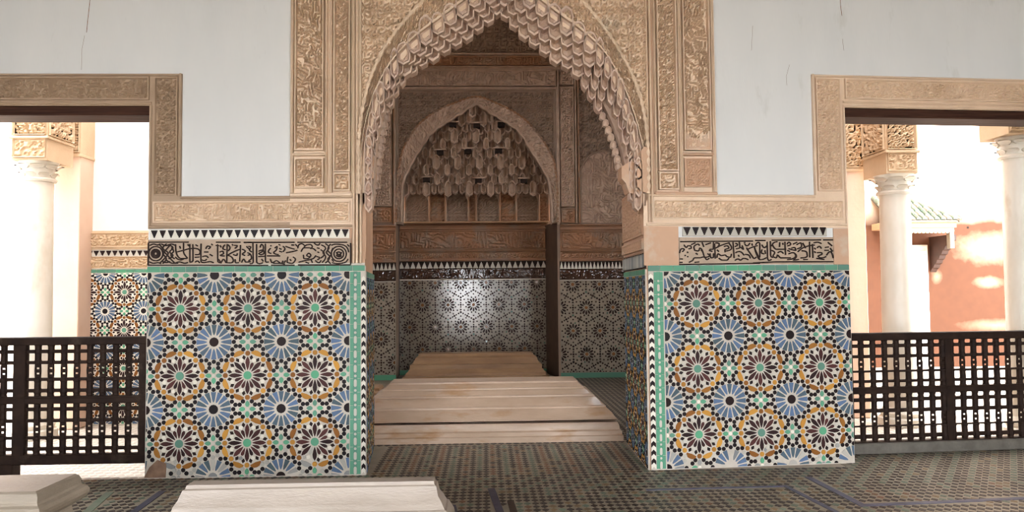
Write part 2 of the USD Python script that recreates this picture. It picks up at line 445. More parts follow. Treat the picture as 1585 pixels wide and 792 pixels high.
# ------------------------------------------------------------------ arch curves of the portal, measured on the photograph
F_PX = [(570, 318), (569, 262), (573, 215), (583, 170), (599, 130), (624, 92), (655, 62), (690, 36), (725, 10), (750, -10), (777, -36),
        (804, -10), (830, 10), (862, 34), (895, 58), (925, 87), (948, 125), (966, 168), (980, 215), (989, 262), (988, 318)]
G_PX = [(579, 312), (584, 262), (590, 215), (600, 170), (615, 132), (640, 104), (672, 84), (705, 65), (738, 42), (760, 25), (773, 12),
        (787, 25), (806, 45), (833, 68), (865, 92), (893, 110), (914, 145), (936, 185), (951, 225), (960, 262), (966, 312)]
C_PX = [(556, 300), (555, 240), (557, 200), (563, 160), (574, 120), (591, 82), (612, 50), (637, 20), (660, -4), (705, -44), (777, -96),
        (850, -46), (897, -4), (917, 20), (940, 50), (962, 85), (980, 120), (993, 160), (1000, 200), (1003, 240), (1003, 300)]
YG = 0.20
Fc = smooth_curve(px2w(F_PX, 0.0), 160)
Gc = smooth_curve(px2w(G_PX, YG), 160)
Cc = smooth_curve(px2w(C_PX, -0.03), 160)
XL, XR = at(565, 600, 0)[0], at(1004, 600, 0)[0]          # the two jamb corners
JD = 1.2
XLb, XRb = at(577, 640, JD)[0], at(971, 640, JD)[0]
XP0, XP1 = at(450, 200, 0)[0], atr(1106, 150)[0]           # portal's outer edges: x, and u on the right wall
XWL = at(228, 500, 0)[0]                                   # left window edge
UWR = atr(1313, 400)[0]                                    # right window edge (u)
ZLL, ZLR = 3.085, 3.10                                     # lintel heights
ZT = 1.735                                                 # top of the dado tiles

# ------------------------------------------------------------------ structure
fl = thing('floor', 'worn mosaic floor of small lozenge tiles in front of and under the arch', 'floor', (0, 0, 0), kind='structure')
part(fl, 'bed', MB().box(-12, 14, -14, 0.0, -0.12, 0.0), 'floor_bed')
part(fl, 'bed', MB().box(XLb, XRb, 0.0, JD, -0.12, 0.0), 'floor_bed')
part(fl, 'bed', MB().box(3.05, 9, 0.0, 0.75, -0.12, 0.0), 'floor_bed')
part(fl, 'bed', MB().box(-2.75, 3.05, JD, 9.2, -0.12, 0.0), 'floor_bed')
ct = thing('ground', 'pale sunlit paving of the open courts outside the openings', 'ground', (0, 0, 0), kind='structure')
part(ct, 'paving', MB().box(-30, -2.75, 0.0, 40, -0.125, -0.004), 'court_floor')
part(ct, 'paving', MB().box(3.05, 30, 0.75, 40, -0.125, -0.004), 'court_floor')
part(ct, 'paving', MB().box(-2.75, XLb, 0.0, JD, -0.125, -0.004), 'court_floor')
part(ct, 'paving', MB().box(XRb, 3.05, 0.0, JD, -0.125, -0.004), 'court_floor')
part(ct, 'paving', MB().box(-40, 40, -50, -14, -0.125, -0.004), 'court_floor')

HT = 4.9
CB, CX0, CX1, CH = 7.06, -2.7, 3.0, 7.4
wf = thing('wall_front', 'whitewashed wall over the left opening, with the pier and the great arch', 'wall', (XP0, 0, 0), kind='structure')
left = sbox(-9.5, 0, XP0, HT).difference(sbox(-6.4, -1, XWL, ZLL + 0.04))
part(wf, 'plaster', MB().extrude(left, 0.0, 0.5), 'white')
hole = Polygon(np.vstack([[(XL - .05, -0.1)], [(XL - .05, 2.2)], Fc[2:-2], [(XR, 2.2)], [(XR, -0.1)]])).buffer(0)
hole = hole.union(sbox(XL - .05, -0.1, XR + .05, 2.25))
part(wf, 'arch_wall', MB().extrude(sbox(XP0, 0, XR + 0.10, HT).difference(hole), 0.0, 0.45), 'salmon')


def slab(pts, z0, z1):
    t = trimesh.creation.extrude_polygon(Polygon(pts), z1 - z0, engine='earcut')
    return np.array(t.vertices) + [0, 0, z0], np.array(t.faces)


part(wf, 'jamb', slab([(XL, 0.0), (XLb, JD), (-2.6, JD), (-2.6, 0.51), (XL - .06, 0.51), (XL - .06, 0.0)], 0, 2.42), 'salmon')
part(wf, 'upper_wall', MB().box(-3.0, 3.3, 0.5, 0.7, 4.4, CH), 'salmon')
wr = thing('wall_right', 'whitewashed wall over the right opening, with the tiled pier', 'wall', (0, 0, 0), frame=R, kind='structure')
right = sbox(XR - HINGE + 0.10, 0, 8.5, HT).difference(sbox(UWR, -1, 5.2, ZLR + 0.04))
part(wr, 'plaster', MB().extrude(right, 0.0, 0.5), 'white')
part(wf, 'jamb', slab([(XR, 0.006), (XRb, JD), (2.95, JD), (2.95, 0.7), (1.6, 0.55), (1.52, 0.03)], 0, 2.42), 'salmon')
wh = thing('wall_rear', 'rear wall of the hall behind the viewer, its openings shaped and added to light the hall', 'wall', (0, -9.5, 0), kind='structure')
part(wh, 'plaster', MB().extrude(sbox(-9.5, 0, 10, HT).difference(shapely.union_all([sbox(-2.3, -1, -0.2, 2.65), sbox(-6.0, -1, -2.9, 4.3), sbox(1.9, -1, 6.0, 4.3)])), -9.6, -9.1), 'white')  # a doorway, and two unseen side openings added to light the hall
ws_ = thing('wall_side_left', 'left side wall of the hall, out of view', 'wall', (-8, -4.5, 0), kind='structure')
part(ws_, 'plaster', MB().box(-8.4, -8.0, -9.1, 0, 0, HT), 'hall_side')
ws_ = thing('wall_side_right', 'right side wall of the hall, out of view', 'wall', (8.4, -4.5, 0), kind='structure')
part(ws_, 'plaster', MB().box(8.2, 8.6, -9.1, 0.5, 0, HT), 'hall_side')
for par, pts, cv in ((wf, [(140, -6), (138, 12), (136, 30), (134, 50)], lambda q: at(*q, 0)[[0, 2]]), (wf, [(131, 55), (127, 75), (126, 108)], lambda q: at(*q, 0)[[0, 2]]), (wr, [(1300, -6), (1301, 8), (1303, 24)], lambda q: atr(*q)), (wr, [(1304, 60), (1306, 78)], lambda q: atr(*q)), (wr, [(1165, 40), (1163, 78)], lambda q: atr(*q)), (wr, [(1222, 100), (1217, 118), (1218, 132)], lambda q: atr(*q))):
    part(par, 'crack', MB().extrude(LineString([cv(q) for q in pts]).buffer(0.0022 if pts[0][1] < 0 else 0.0012), 0.0, -0.0012), 'mortar' if pts[0][1] < 0 else 'hall_side')
cl = thing('ceiling', 'plain timber ceiling high over the hall', 'ceiling', (0, 0, HT), kind='structure')
part(cl, 'boards', MB().box(-9.5, 10, -9.6, 0.5, HT, HT + 0.2), 'ceil')

# chamber beyond the arch
wc = thing('wall_back', 'dim stucco back wall of the tomb chamber with its deep niche', 'wall', (0, CB, 0), kind='structure')
NX0, NX1 = at(613, 500, CB)[0], at(864, 500, CB)[0]      # niche
NZ = at(737, 168, CB)[2]
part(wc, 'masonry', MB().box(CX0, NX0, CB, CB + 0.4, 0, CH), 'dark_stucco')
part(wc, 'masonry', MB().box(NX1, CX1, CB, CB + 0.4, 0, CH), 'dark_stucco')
wl = thing('wall_left', 'left side wall of the tomb chamber', 'wall', (CX0, 4, 0), kind='structure')
sidewall = sbox(0.5, 0, CB + 0.4, CH).difference(sbox(2.5, 2.95, 4.8, 5.35))  # unseen window opening, added in both side walls to brighten the chamber


def turned(geom, x0, x1):
    v, f = MB().extrude(geom, 0, x1 - x0).get()
    return np.c_[x0 + v[:, 1], v[:, 0], v[:, 2]], f


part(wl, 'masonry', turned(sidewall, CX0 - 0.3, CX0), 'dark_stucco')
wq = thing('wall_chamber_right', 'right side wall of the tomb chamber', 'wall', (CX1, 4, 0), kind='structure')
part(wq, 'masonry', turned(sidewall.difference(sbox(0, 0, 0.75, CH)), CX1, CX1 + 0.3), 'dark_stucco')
cc = thing('ceiling_chamber', 'timber ceiling of the tomb chamber', 'ceiling', (0, 4, CH), kind='structure')
part(cc, 'boards', MB().box(CX0 - 0.3, CX1 + 0.3, 0.45, CB + 2, CH, CH + 0.2), 'ceil')

# ------------------------------------------------------------------ zellige: the big sixteen-fold pattern
def dirpoly(cx, cz, ang, pts, P):
    a, n = np.array([math.cos(ang), math.sin(ang)]), np.array([-math.sin(ang), math.cos(ang)])
    up = [a * r + n * w for r, w in pts]
    dn = [a * r - n * w for r, w in reversed(pts) if w > 1e-9]
    return np.array([cx, cz]) + P * np.array(up + dn)


def disc(cx, cz, r, n, P, rot=0.0):
    t = rot + 2 * PI * np.arange(n) / n
    return np.c_[cx + P * r * np.cos(t), cz + P * r * np.sin(t)]


CRES = [(.322, -.084), (.312, 0), (.322, .084), (.354, .078), (.384, .042), (.391, 0), (.384, -.042), (.354, -.078)]


def zellige(P, ax, az, x0, x1, z0, z1):
    """Pieces (name, colour, outline) of the pattern with a maroon rosette at (ax, az), cut to a rectangle."""
    out = []
    clip = sbox(x0, z0, x1, z1)

    def put(name, col, pl):
        lo, hi = pl.min(0), pl.max(0)
        if hi[0] < x0 or lo[0] > x1 or hi[1] < z0 or lo[1] > z1:
            return
        if lo[0] < x0 or hi[0] > x1 or lo[1] < z0 or hi[1] > z1:
            g = Polygon(pl).intersection(clip)
            if g.is_empty or g.geom_type != 'Polygon' or g.area < 0.08 * Polygon(pl).area or g.area < 2e-5:
                return
            pl = np.array(g.exterior.coords)[:-1]
        out.append((name, col, pl))
    i0, i1 = math.floor((x0 - ax) / P) - 1, math.ceil((x1 - ax) / P) + 1
    j0, j1 = math.floor((z0 - az) / P) - 1, math.ceil((z1 - az) / P) + 1
    for i in range(i0, i1 + 1):
        for j in range(j0, j1 + 1):
            cx, cz = ax + i * P, az + j * P
            put('rosette_centre', 'z_green', disc(cx, cz, .062, 12, P))
            for k in range(8):
                a, b = k * PI / 4, k * PI / 4 + PI / 8
                put('maroon_petal', 'z_maroon', dirpoly(cx, cz, a, [(.078, .003), (.13, .021), (.19, .033), (.235, .027), (.283, 0)], P))
                put('maroon_petal', 'z_maroon', dirpoly(cx, cz, b, [(.082, .002), (.125, .017), (.17, .026), (.200, .014)], P))
                put('white_kite', 'z_white', dirpoly(cx, cz, b, [(.207, 0), (.238, .034), (.262, .022), (.276, 0)], P))
                for q in (-.19, .19):
                    put('black_point', 'z_black', dirpoly(cx, cz, b + q, [(.236, .004), (.272, .028), (.306, .002)], P))
                put('ochre_disc', 'z_orange', disc(cx + P * .328 * math.cos(a), cz + P * .328 * math.sin(a), .039, 8, P, PI / 8))
                d, n = np.array([math.cos(b), math.sin(b)]), np.array([-math.sin(b), math.cos(b)])
                put('ochre_crescent', 'z_orange', np.array([cx, cz]) + P * np.array([d * r + n * w for r, w in CRES]))
            bx, bz = cx + P / 2, cz + P / 2
            put('dark_disc', 'z_black', disc(bx, bz, .070, 12, P))
            for k in range(16):
                a = k * PI / 8
                put('blue_petal', 'z_blue', dirpoly(bx, bz, a, [(.105, .006), (.15, .022), (.20, .029), (.258, .0375)], P))
                put('bead', 'z_black', disc(bx + P * .293 * math.cos(a), bz + P * .293 * math.sin(a), .0345, 7, P, a))
                a += PI / 16
                put('bead', 'z_black', disc(bx + P * .330 * math.cos(a), bz + P * .330 * math.sin(a), .0345, 7, P, a))
            for gx, gz in ((cx + P / 2, cz), (cx, cz + P / 2)):
                put('cross_centre', 'z_white', disc(gx, gz, .03, 8, P))
                for k in range(4):
                    put('green_leaf', 'z_green', dirpoly(gx, gz, k * PI / 2, [(.034, .014), (.062, .033), (.095, .031), (.126, .003)], P))
                    for q in (PI / 6, PI / 3):
                        a = k * PI / 2 + q
                        put('bead', 'z_black', disc(gx + P * .131 * math.cos(a), gz + P * .131 * math.sin(a), .0345, 7, P, a))
    return out


SINGLE = ('rosette_centre', 'maroon_petal', 'ochre_disc', 'ochre_crescent', 'dark_disc', 'blue_petal', 'green_leaf')


def tile_panel(parent, pieces, yb, single=True, hole=None, worn_below=0.0):
    """Lays pieces on the bed: the large ones each a part, small ones joined by colour."""
    stuff = {}
    for name, col, pl in pieces:
        c = pl.mean(0)
        if hole is not None and hole.contains(shapely.Point(c)):
            continue
        if worn_below and c[1] < worn_below:
            q = rng.random()
            if q < 0.07 * (1 - c[1] / worn_below):
                continue
            if q < 0.42 * (1 - c[1] / worn_below) + 0.03:
                col = 'z_worn'
        mb = MB().prism(pl, yb, yb - 0.0042 + rng.uniform(-.0008, .0008), 0.0022)
        if single and name in SINGLE:
            part(parent, name, mb, col)
        else:
            stuff.setdefault((name, col), MB()).add(*mb.get())
    for (name, col), mb in stuff.items():
        part(parent, name + 's', mb, col, kind='stuff')


def chevrons(parent, x0, x1, z0, z1, yb, flip, name='chevron'):
    """The narrow border of alternate black and white arrowheads."""
    h, w, k = 0.036, x1 - x0, 0
    st = {'z_black': MB(), 'z_white': MB()}
    z = z0
    while z + h * 1.6 < z1:
        zz = z
        pl = [(x0, zz), ((x0 + x1) / 2, zz + h * 0.55), (x1, zz), (x1, zz + h * 0.92), ((x0 + x1) / 2, zz + h * 1.47), (x0, zz + h * 0.92)]
        col = 'z_black' if k % 2 else 'z_white'
        st[col].extrude(Polygon(pl), yb, yb - 0.004)
        z += h
        k += 1
    part(parent, 'black_chevrons', st['z_black'], 'z_black', kind='stuff')
    part(parent, 'white_chevrons', st['z_white'], 'z_white', kind='stuff')


def bead_border(parent, x0, x1, z0, z1, yb):
    """Green strip with white oval and round beads."""
    w, xc = x1 - x0, (x0 + x1) / 2
    mb = MB()
    z = z0
    while z < z1 - 0.01:
        h = min(0.11, z1 - z - 0.003)
        for a, b in ((x0, x0 + w * 0.32), (x1 - w * 0.32, x1)):
            mb.prism([(a, z), (b, z), (b, z + h), (a, z + h)], yb, yb - 0.003 + rng.uniform(-.0007, .0007), 0.0015)
        z += 0.1125
    part(parent, 'green_strips', mb, 'z_green', kind='stuff')
    r, z, k = w * 0.145, z0 + 0.03, 0
    wb, gm = MB(), MB()
    while z < z1 - 0.03:
        if k % 2 == 0:
            hh = min(0.034, z1 - z - r)
            a = np.linspace(0, PI, 5)
            pl = np.r_[np.c_[xc + r * np.cos(a), z + hh * 0.6 + r * np.sin(a)], np.c_[xc - r * np.cos(a), z - hh * 0.6 - r * np.sin(a)]]
            wb.prism(pl, yb, yb - 0.0042, 0.002)
            z += 0.034 * 0.6 + 2 * r + 0.014
        else:
            wb.prism(disc(xc, z, r * 0.95, 8, 1.0), yb, yb - 0.0042, 0.002)
            z += 0.034 * 0.6 + 2 * r + 0.014
        k += 1
    gm.box(x0 + w * 0.30, x1 - w * 0.30, yb - 0.001, yb, z0, z1)
    part(parent, 'bead_ground', gm, 'z_green')
    part(parent, 'white_beads', wb, 'z_white', kind='stuff')


def green_course(parent, x0, x1, z0, z1, yb):
    x = x0
    while x < x1 - 0.01:
        w = min(0.105 + rng.uniform(-.01, .02), x1 - x)
        part(parent, 'green_tile', MB().box(x, x + w - 0.003, yb - 0.004 + rng.uniform(-.0008, .0008), yb, z0, z1, 0.0015), 'z_green')
        x += w


YB = -0.012
# left of the arch
xb1 = at(566.5, 600, 0)[0]
tp = thing('tile_panel', 'zellige dado of maroon and blue rosettes left of the arch, broken at its lower corner', 'tile panel', (XWL, 0, 0))
xf1 = at(541, 600, 0)[0]
part(tp, 'bed', MB().box(XWL, xb1, YB, -0.0005, 0, ZT - 0.002), 'grout')
broken = Polygon([(XWL - .01, 0.0), (XWL + 0.18, 0.0), (XWL + 0.185, 0.13), (XWL + 0.10, 0.165), (XWL + 0.03, 0.10), (XWL - .01, 0.02)])
tile_panel(tp, zellige(0.553, -2.521, 1.386, XWL + 0.006, xf1, 0.008, ZT - 0.05), YB, hole=broken, worn_below=0.22)
green_course(tp, XWL, xb1, ZT - 0.045, ZT, YB)
bead_border(tp, xf1 + 0.006, at(558.5, 600, 0)[0], 0.01, ZT - 0.05, YB)
chevrons(tp, at(560, 600, 0)[0], xb1 - 0.002, 0.01, ZT - 0.05, YB, False)
pk = MB().extrude(broken.buffer(-0.01), YB - 0.006, YB)
part(tp, 'bare_mortar', pk, 'mortar', label='triangular patch of bare brown mortar where tiles have fallen')
# right of the arch
tq = thing('tile_panel', 'zellige dado of maroon and blue rosettes right of the arch, against the right balustrade', 'tile panel', (0, 0, 0), frame=R)
uc0, uc1 = atr(1005.5, 600)[0], atr(1013, 600)[0]
ub0, ub1, uf = atr(1014, 600)[0], atr(1028, 600)[0], atr(1030, 600)[0]
part(tq, 'bed', MB().box(uc0, UWR, YB, -0.0005, 0, ZT - 0.022), 'grout')
tile_panel(tq, zellige(0.552, 0.471, 1.389, uf, UWR - 0.004, 0.008, ZT - 0.072), YB, worn_below=0.16)
green_course(tq, uc0, UWR, ZT - 0.067, ZT - 0.02, YB)
bead_border(tq, ub0, ub1, 0.01, ZT - 0.072, YB)
chevrons(tq, uc0 + 0.002, uc1, 0.01, ZT - 0.072, YB, True)
# in the passage
dl = math.atan2(XLb - XL, JD)
JL = (XL, 0.0, PI / 2 - 0.0 + math.atan2(-(XLb - XL), JD))
Lj = math.hypot(JD, XLb - XL)
tj = thing('tile_panel', 'narrow dark tiled reveal on the left side of the archway', 'tile panel', (0, 0, 0), frame=JL)
part(tj, 'bed', MB().box(0.004, Lj, YB, -0.0005, 0, ZT - 0.05), 'grout')
tile_panel(tj, zellige(0.40, 0.2, 1.39, 0.03, Lj - 0.02, 0.008, ZT - 0.1), YB, single=False)
green_course(tj, 0.01, Lj, ZT - 0.095, ZT - 0.05, YB)
JR = (XR, 0.0, -PI / 2 + math.atan2(XRb - XR, JD) * -1.0)
Lk = math.hypot(JD, XRb - XR)
tk = thing('tile_panel', 'shaded brown and blue tiled reveal on the right side of the archway', 'tile panel', (-Lk, 0, 0), frame=JR)
part(tk, 'bed', MB().box(-Lk, -0.004, YB, -0.0005, 0, ZT - 0.05), 'grout')
tile_panel(tk, zellige(0.36, -0.6, 1.39, -Lk + 0.02, -0.02, 0.008, ZT - 0.1), YB, single=False)
green_course(tk, -Lk, -0.01, ZT - 0.095, ZT - 0.05, YB)
# fluted grey band and stucco above the right reveal
part(tk, 'fluted_band', MB().box(-Lk, -0.004, YB, -0.0005, ZT - 0.04, ZT + 0.09), 'ink')
for k in range(20):
    x = -Lk + 0.03 + k * (Lk - 0.06) / 19.5
    part(tk, 'flute', MB().lathe([(0.0, ZT - 0.03), (0.018, ZT - 0.03), (0.018, ZT + 0.075), (0.0, ZT + 0.085)], x, YB, 8), 'z_worn')
jp = thing('jamb_panel', 'reddish carved stucco pilaster above the tiled right reveal of the archway', 'stucco panel', (-Lk, 0, ZT + 0.1), frame=JR)
part(jp, 'carving', relief(-Lk + 0.05, -0.05, 1.98, 2.42, -0.03, 0.02, arabesque, 0.010, c=0.11, seed=4), 'salmon')
part(jp, 'margin', MB().box(-Lk, -0.003, -0.012, -0.0005, ZT + 0.1, 2.42), 'salmon')
part(jp, 'carving', relief(-Lk + 0.03, -0.03, ZT + 0.12, 1.95, -0.035, 0.02, scales, 0.010, c=0.10, seed=6), 'salmon')

# ------------------------------------------------------------------ crenel and inscription bands
def stepped(xc, zt, w, h, n=5):
    p = []
    for k in range(n):
        hw = w / 2 * (1 - k / n)
        p += [(xc + hw, zt - h * k / n), (xc + hw, zt - h * (k + 1) / n)]
    return Polygon(p + [(-x + 2 * xc, z) for x, z in reversed(p)])


def crenels(parent, x0, x1, z0, z1, n, yb, single=True, band='z_white', tooth='z_black', y_face=0.006):
    part(parent, 'crenel_ground', MB().box(x0, x1, yb, 0.0, z0, z1, 0.002), band)
    st = MB()
    w = (x1 - x0) / n
    for k in range(n):
        g = stepped(x0 + (k + 0.5) * w, z1 - 0.003, w * (0.80 if single else 0.9) * rng.uniform(.85, 1.08), (z1 - z0) * 0.80)
        mb = MB().extrude(g, yb, yb - y_face)
        if single:
            part(parent, 'merlon', mb, tooth)
        else:
            st.add(*mb.get())
    if not single:
        part(parent, 'merlons', st, tooth, kind='stuff')


def circ(x, y, r, n=18, a0=0, a1=2 * PI):
    t = np.linspace(a0, a1, n)
    return [(x + r * math.cos(a), y + r * math.sin(a)) for a in t]


SA = [[(30, 292), (640, 290)], [(1050, 292), (1420, 292)], [(1470, 295), (1585, 295)], [(20, 640), (1585, 640)], [(30, 300), (25, 640)],
      circ(140, 465, 108), circ(140, 465, 66), circ(140, 465, 28, 10), circ(140, 465, 48, 8),
      [(55, 340), (110, 320), (170, 335), (205, 320)], [(50, 590), (110, 610), (170, 600), (215, 615)],
      [(200, 330), (260, 400), (330, 460), (270, 540), (210, 600)], [(300, 320), (240, 400), (300, 470), (360, 540), (420, 600)], [(360, 335), (300, 400), (255, 470), (300, 540), (250, 610)],
      [(330, 330), (400, 380), (350, 440), (400, 490), (340, 540)], [(230, 320), (300, 345), (380, 320), (430, 340)], [(240, 580), (300, 600), (350, 585)], [(380, 380), (410, 430), (370, 480), (420, 540)],
      [(440, 330), (445, 430), (470, 500), (520, 540), (620, 535), (560, 440), (560, 310)], [(440, 520), (520, 560), (560, 545)], [(460, 440), (560, 415), (640, 392), (720, 385), (780, 395), (812, 440), (790, 480), (740, 480)],
      [(655, 320), (655, 590)], [(700, 330), (702, 580), (660, 595)], [(825, 320), (820, 480), (825, 590), (870, 600), (960, 585), (1010, 600)], [(500, 350), (515, 388)], [(620, 330), (650, 350)], [(740, 330), (775, 350)],
      [(900, 385), (930, 350), (965, 365), (940, 390)], [(980, 318), (1000, 335)], [(870, 440), (935, 440)], [(850, 510), (900, 500), (930, 522)], [(955, 475), (1000, 500)], [(730, 520), (800, 515)], [(840, 560), (880, 570), (905, 552)],
      [(740, 590), (770, 575), (800, 600)], [(1075, 330), (1080, 590), (1130, 605)], [(1045, 340), (1095, 345)], [(1220, 320), (1212, 600)], [(1420, 335), (1408, 585)], [(1210, 500), (1290, 450), (1405, 402)],
      [(1225, 490), (1290, 520), (1312, 570), (1280, 605), (1205, 600)], [(1110, 440), (1150, 428), (1165, 460), (1115, 492), (1175, 500)], [(1090, 550), (1130, 592), (1160, 550), (1200, 600)], [(1180, 335), (1155, 390), (1190, 405)],
      [(1230, 330), (1262, 380), (1235, 420)], [(1290, 325), (1312, 340)], [(1330, 340), (1372, 350), (1340, 382)], [(1315, 480), (1362, 492), (1372, 465)], [(1340, 555), (1352, 605), (1390, 600)], [(1110, 340), (1130, 370)],
      [(1450, 400), (1492, 430), (1450, 470), (1482, 492)], [(1510, 355), (1555, 400)], [(1440, 592), (1470, 548), (1502, 592), (1570, 585)], [(1525, 450), (1570, 470)], [(430, 610), (500, 590), (580, 610), (620, 600)], [(300, 560), (400, 610), (470, 610)]]
SB = [[(0, 290), (690, 288)], [(730, 288), (1470, 288)], [(0, 630), (300, 630)], [(340, 628), (690, 628)], [(740, 624), (1520, 622)], [(1520, 300), (1520, 620)],
      [(70, 305), (75, 600), (30, 605)], [(125, 320), (125, 580), (165, 607), (212, 592)], [(255, 315), (258, 585), (300, 580)], [(178, 360), (200, 318), (228, 360), (215, 415), (160, 450)], [(160, 420), (222, 402), (237, 450), (190, 472), (160, 458)],
      [(150, 500), (262, 495)], [(198, 535), (225, 572)], [(10, 350), (40, 360), (20, 400), (50, 430)], [(0, 480), (35, 470), (50, 520), (10, 560)], [(330, 380), (298, 430), (335, 452)], [(398, 370), (430, 350), (420, 400), (378, 440), (445, 472)],
      [(460, 378), (495, 392)], [(460, 420), (505, 432)], [(280, 490), (475, 490)], [(330, 540), (360, 592), (420, 560), (490, 602), (515, 568)], [(520, 350), (545, 380), (520, 425)], [(570, 442), (640, 430), (725, 408)], [(330, 335), (345, 345)],
      [(560, 350), (620, 372), (685, 390)], [(640, 328), (685, 330)], [(700, 318), (735, 352)], [(738, 372), (750, 328), (790, 308), (832, 332)], [(830, 362), (860, 330), (920, 320), (952, 350), (930, 382)],
      [(788, 422), (830, 370), (890, 370), (960, 380), (1002, 412)], [(820, 480), (830, 532), (880, 532), (930, 480), (900, 450), (868, 482), (912, 502)], [(755, 582), (840, 560), (960, 532), (1002, 488)], [(618, 540), (640, 562)],
      [(590, 508), (578, 580), (650, 602), (702, 540), (670, 508)], [(560, 558), (528, 592)], [(850, 580), (905, 602)], [(930, 540), (955, 592)], [(380, 600), (460, 600), (540, 610)], [(980, 300), (1040, 330), (1062, 308)], [(1028, 430), (1055, 442)],
      [(450, 320), (475, 330)], [(1000, 560), (1050, 590), (1080, 560)], [(1020, 370), (1060, 380)], [(1020, 500), (1060, 520), (1030, 545)],
      circ(1345, 460, 112), circ(1345, 460, 72), circ(1345, 460, 30, 8), [(1310, 440), (1350, 470), (1385, 440)], [(1310, 485), (1350, 505), (1380, 490)],
      [(1090, 330), (1150, 380), (1110, 440), (1150, 500), (1100, 585)], [(1150, 310), (1200, 370), (1160, 440), (1210, 500), (1150, 592)], [(1220, 318), (1180, 400), (1230, 470), (1180, 540), (1220, 602)],
      [(1080, 400), (1130, 460), (1080, 520)], [(1240, 330), (1290, 315), (1400, 325), (1462, 360), (1490, 430)], [(1250, 592), (1330, 605), (1440, 585), (1480, 540)], [(1470, 320), (1500, 350)], [(1260, 370), (1235, 420)], [(1240, 540), (1270, 575)]]
SC = [[(80, 328), (1350, 318)], [(65, 728), (1471, 705)], [(70, 520), (110, 450), (150, 460), (120, 500)], [(150, 390), (190, 430), (210, 400), (262, 400), (272, 440), (230, 452)], [(195, 510), (220, 520)], [(160, 560), (170, 580)], [(205, 580), (215, 600)],
      [(270, 380), (345, 348)], [(330, 470), (318, 420), (390, 370), (412, 390)], [(330, 478), (400, 492), (420, 440), (500, 605)], [(350, 530), (385, 552)], [(298, 655), (330, 610), (420, 610), (500, 590), (540, 642), (582, 620)], [(330, 690), (412, 682)],
      [(460, 340), (492, 420)], [(518, 382), (615, 348)], [(660, 335), (655, 460), (600, 462)], [(560, 540), (592, 570), (530, 602)], [(600, 540), (620, 612), (660, 602), (660, 540)], [(680, 360), (690, 625)], [(700, 350), (762, 370), (740, 412), (690, 442)],
      [(700, 440), (800, 390), (935, 348)], [(718, 470), (755, 502)], [(850, 410), (902, 400), (930, 440), (860, 470), (862, 505)], [(940, 368), (977, 440), (880, 492)], [(720, 602), (740, 540), (800, 572), (860, 560), (900, 592), (950, 600), (972, 548)],
      [(758, 620), (820, 652), (890, 652), (925, 620)], [(1000, 340), (1010, 480), (1020, 605)], [(1050, 360), (1082, 380), (1040, 412)], [(1110, 338), (1120, 430), (1060, 452)], [(1160, 400), (1182, 462), (1140, 430)], [(1048, 520), (1110, 500), (1192, 562)],
      [(1040, 652), (1090, 630), (1130, 652), (1180, 620), (1262, 642)], [(1208, 370), (1240, 402), (1292, 358)], [(1250, 470), (1300, 440), (1425, 400)], [(1240, 440), (1320, 560), (1372, 622), (1402, 600)], [(1380, 450), (1430, 560), (1462, 625)], [(1218, 550), (1272, 560), (1302, 612)],
      [(1330, 358), (1342, 402)], [(75, 630), (125, 632)], [(70, 690), (120, 690)], [(230, 690), (290, 660)], [(1090, 560), (1110, 590)], [(440, 470), (470, 500)], [(580, 480), (640, 500)], [(1190, 350), (1215, 340)]]
SD = [[(30, 308), (210, 308)], [(320, 303), (1180, 298)], [(1220, 298), (1390, 298)], [(0, 700), (470, 680), (1390, 678)], [(20, 430), (60, 560), (112, 642), (222, 610)], [(40, 380), (90, 338), (112, 370)], [(110, 360), (110, 605)], [(150, 388), (190, 432), (232, 400)],
      [(150, 470), (138, 520), (182, 542)], [(200, 478), (212, 542)], [(240, 338), (245, 605), (270, 660), (310, 640)], [(295, 328), (300, 580), (332, 602)], [(320, 400), (370, 338), (412, 330)], [(330, 380), (400, 462), (562, 460)], [(460, 338), (455, 422)], [(508, 350), (522, 382)],
      [(550, 328), (560, 560)], [(310, 480), (372, 520), (340, 582), (400, 612), (420, 560), (480, 612), (645, 610)], [(590, 370), (620, 338), (652, 370), (600, 402)], [(690, 372), (765, 338)], [(670, 440), (720, 430), (742, 480), (620, 452)], [(620, 540), (702, 520), (740, 572), (600, 642)],
      [(700, 520), (752, 580), (700, 652), (785, 640)], [(760, 380), (830, 350), (842, 400), (770, 452)], [(780, 500), (900, 420), (1065, 388)], [(860, 350), (912, 442)], [(850, 488), (930, 510), (942, 580), (830, 612)], [(980, 328), (985, 605)], [(1030, 368), (1040, 612)],
      [(1060, 350), (1120, 338), (1182, 360)], [(1118, 432), (1150, 410), (1185, 442)], [(1118, 520), (1180, 518), (1202, 540), (1130, 582), (1170, 612), (1265, 590)], [(1250, 430), (1315, 420)], [(1240, 480), (1315, 480)], [(1300, 340), (1375, 402)], [(1280, 562), (1340, 500), (1392, 605)], [(1340, 440), (1385, 502)],
      [(430, 520), (470, 500), (520, 530)], [(590, 480), (640, 500)], [(870, 640), (950, 640)], [(1060, 440), (1090, 460)], [(1060, 500), (1090, 520)], [(1100, 620), (1240, 640)]]


def lettering(strokes, conv, w):
    from shapely import union_all
    g = []
    for s in strokes:
        p = np.array([conv(*q) for q in s])
        if len(p) > 2:
            p = smooth_curve(p, len(p) * 4)
        g.append(LineString(p).buffer(w, quad_segs=2, cap_style='flat' if len(s) == 2 else 'round'))
    return union_all(g).simplify(0.0008)


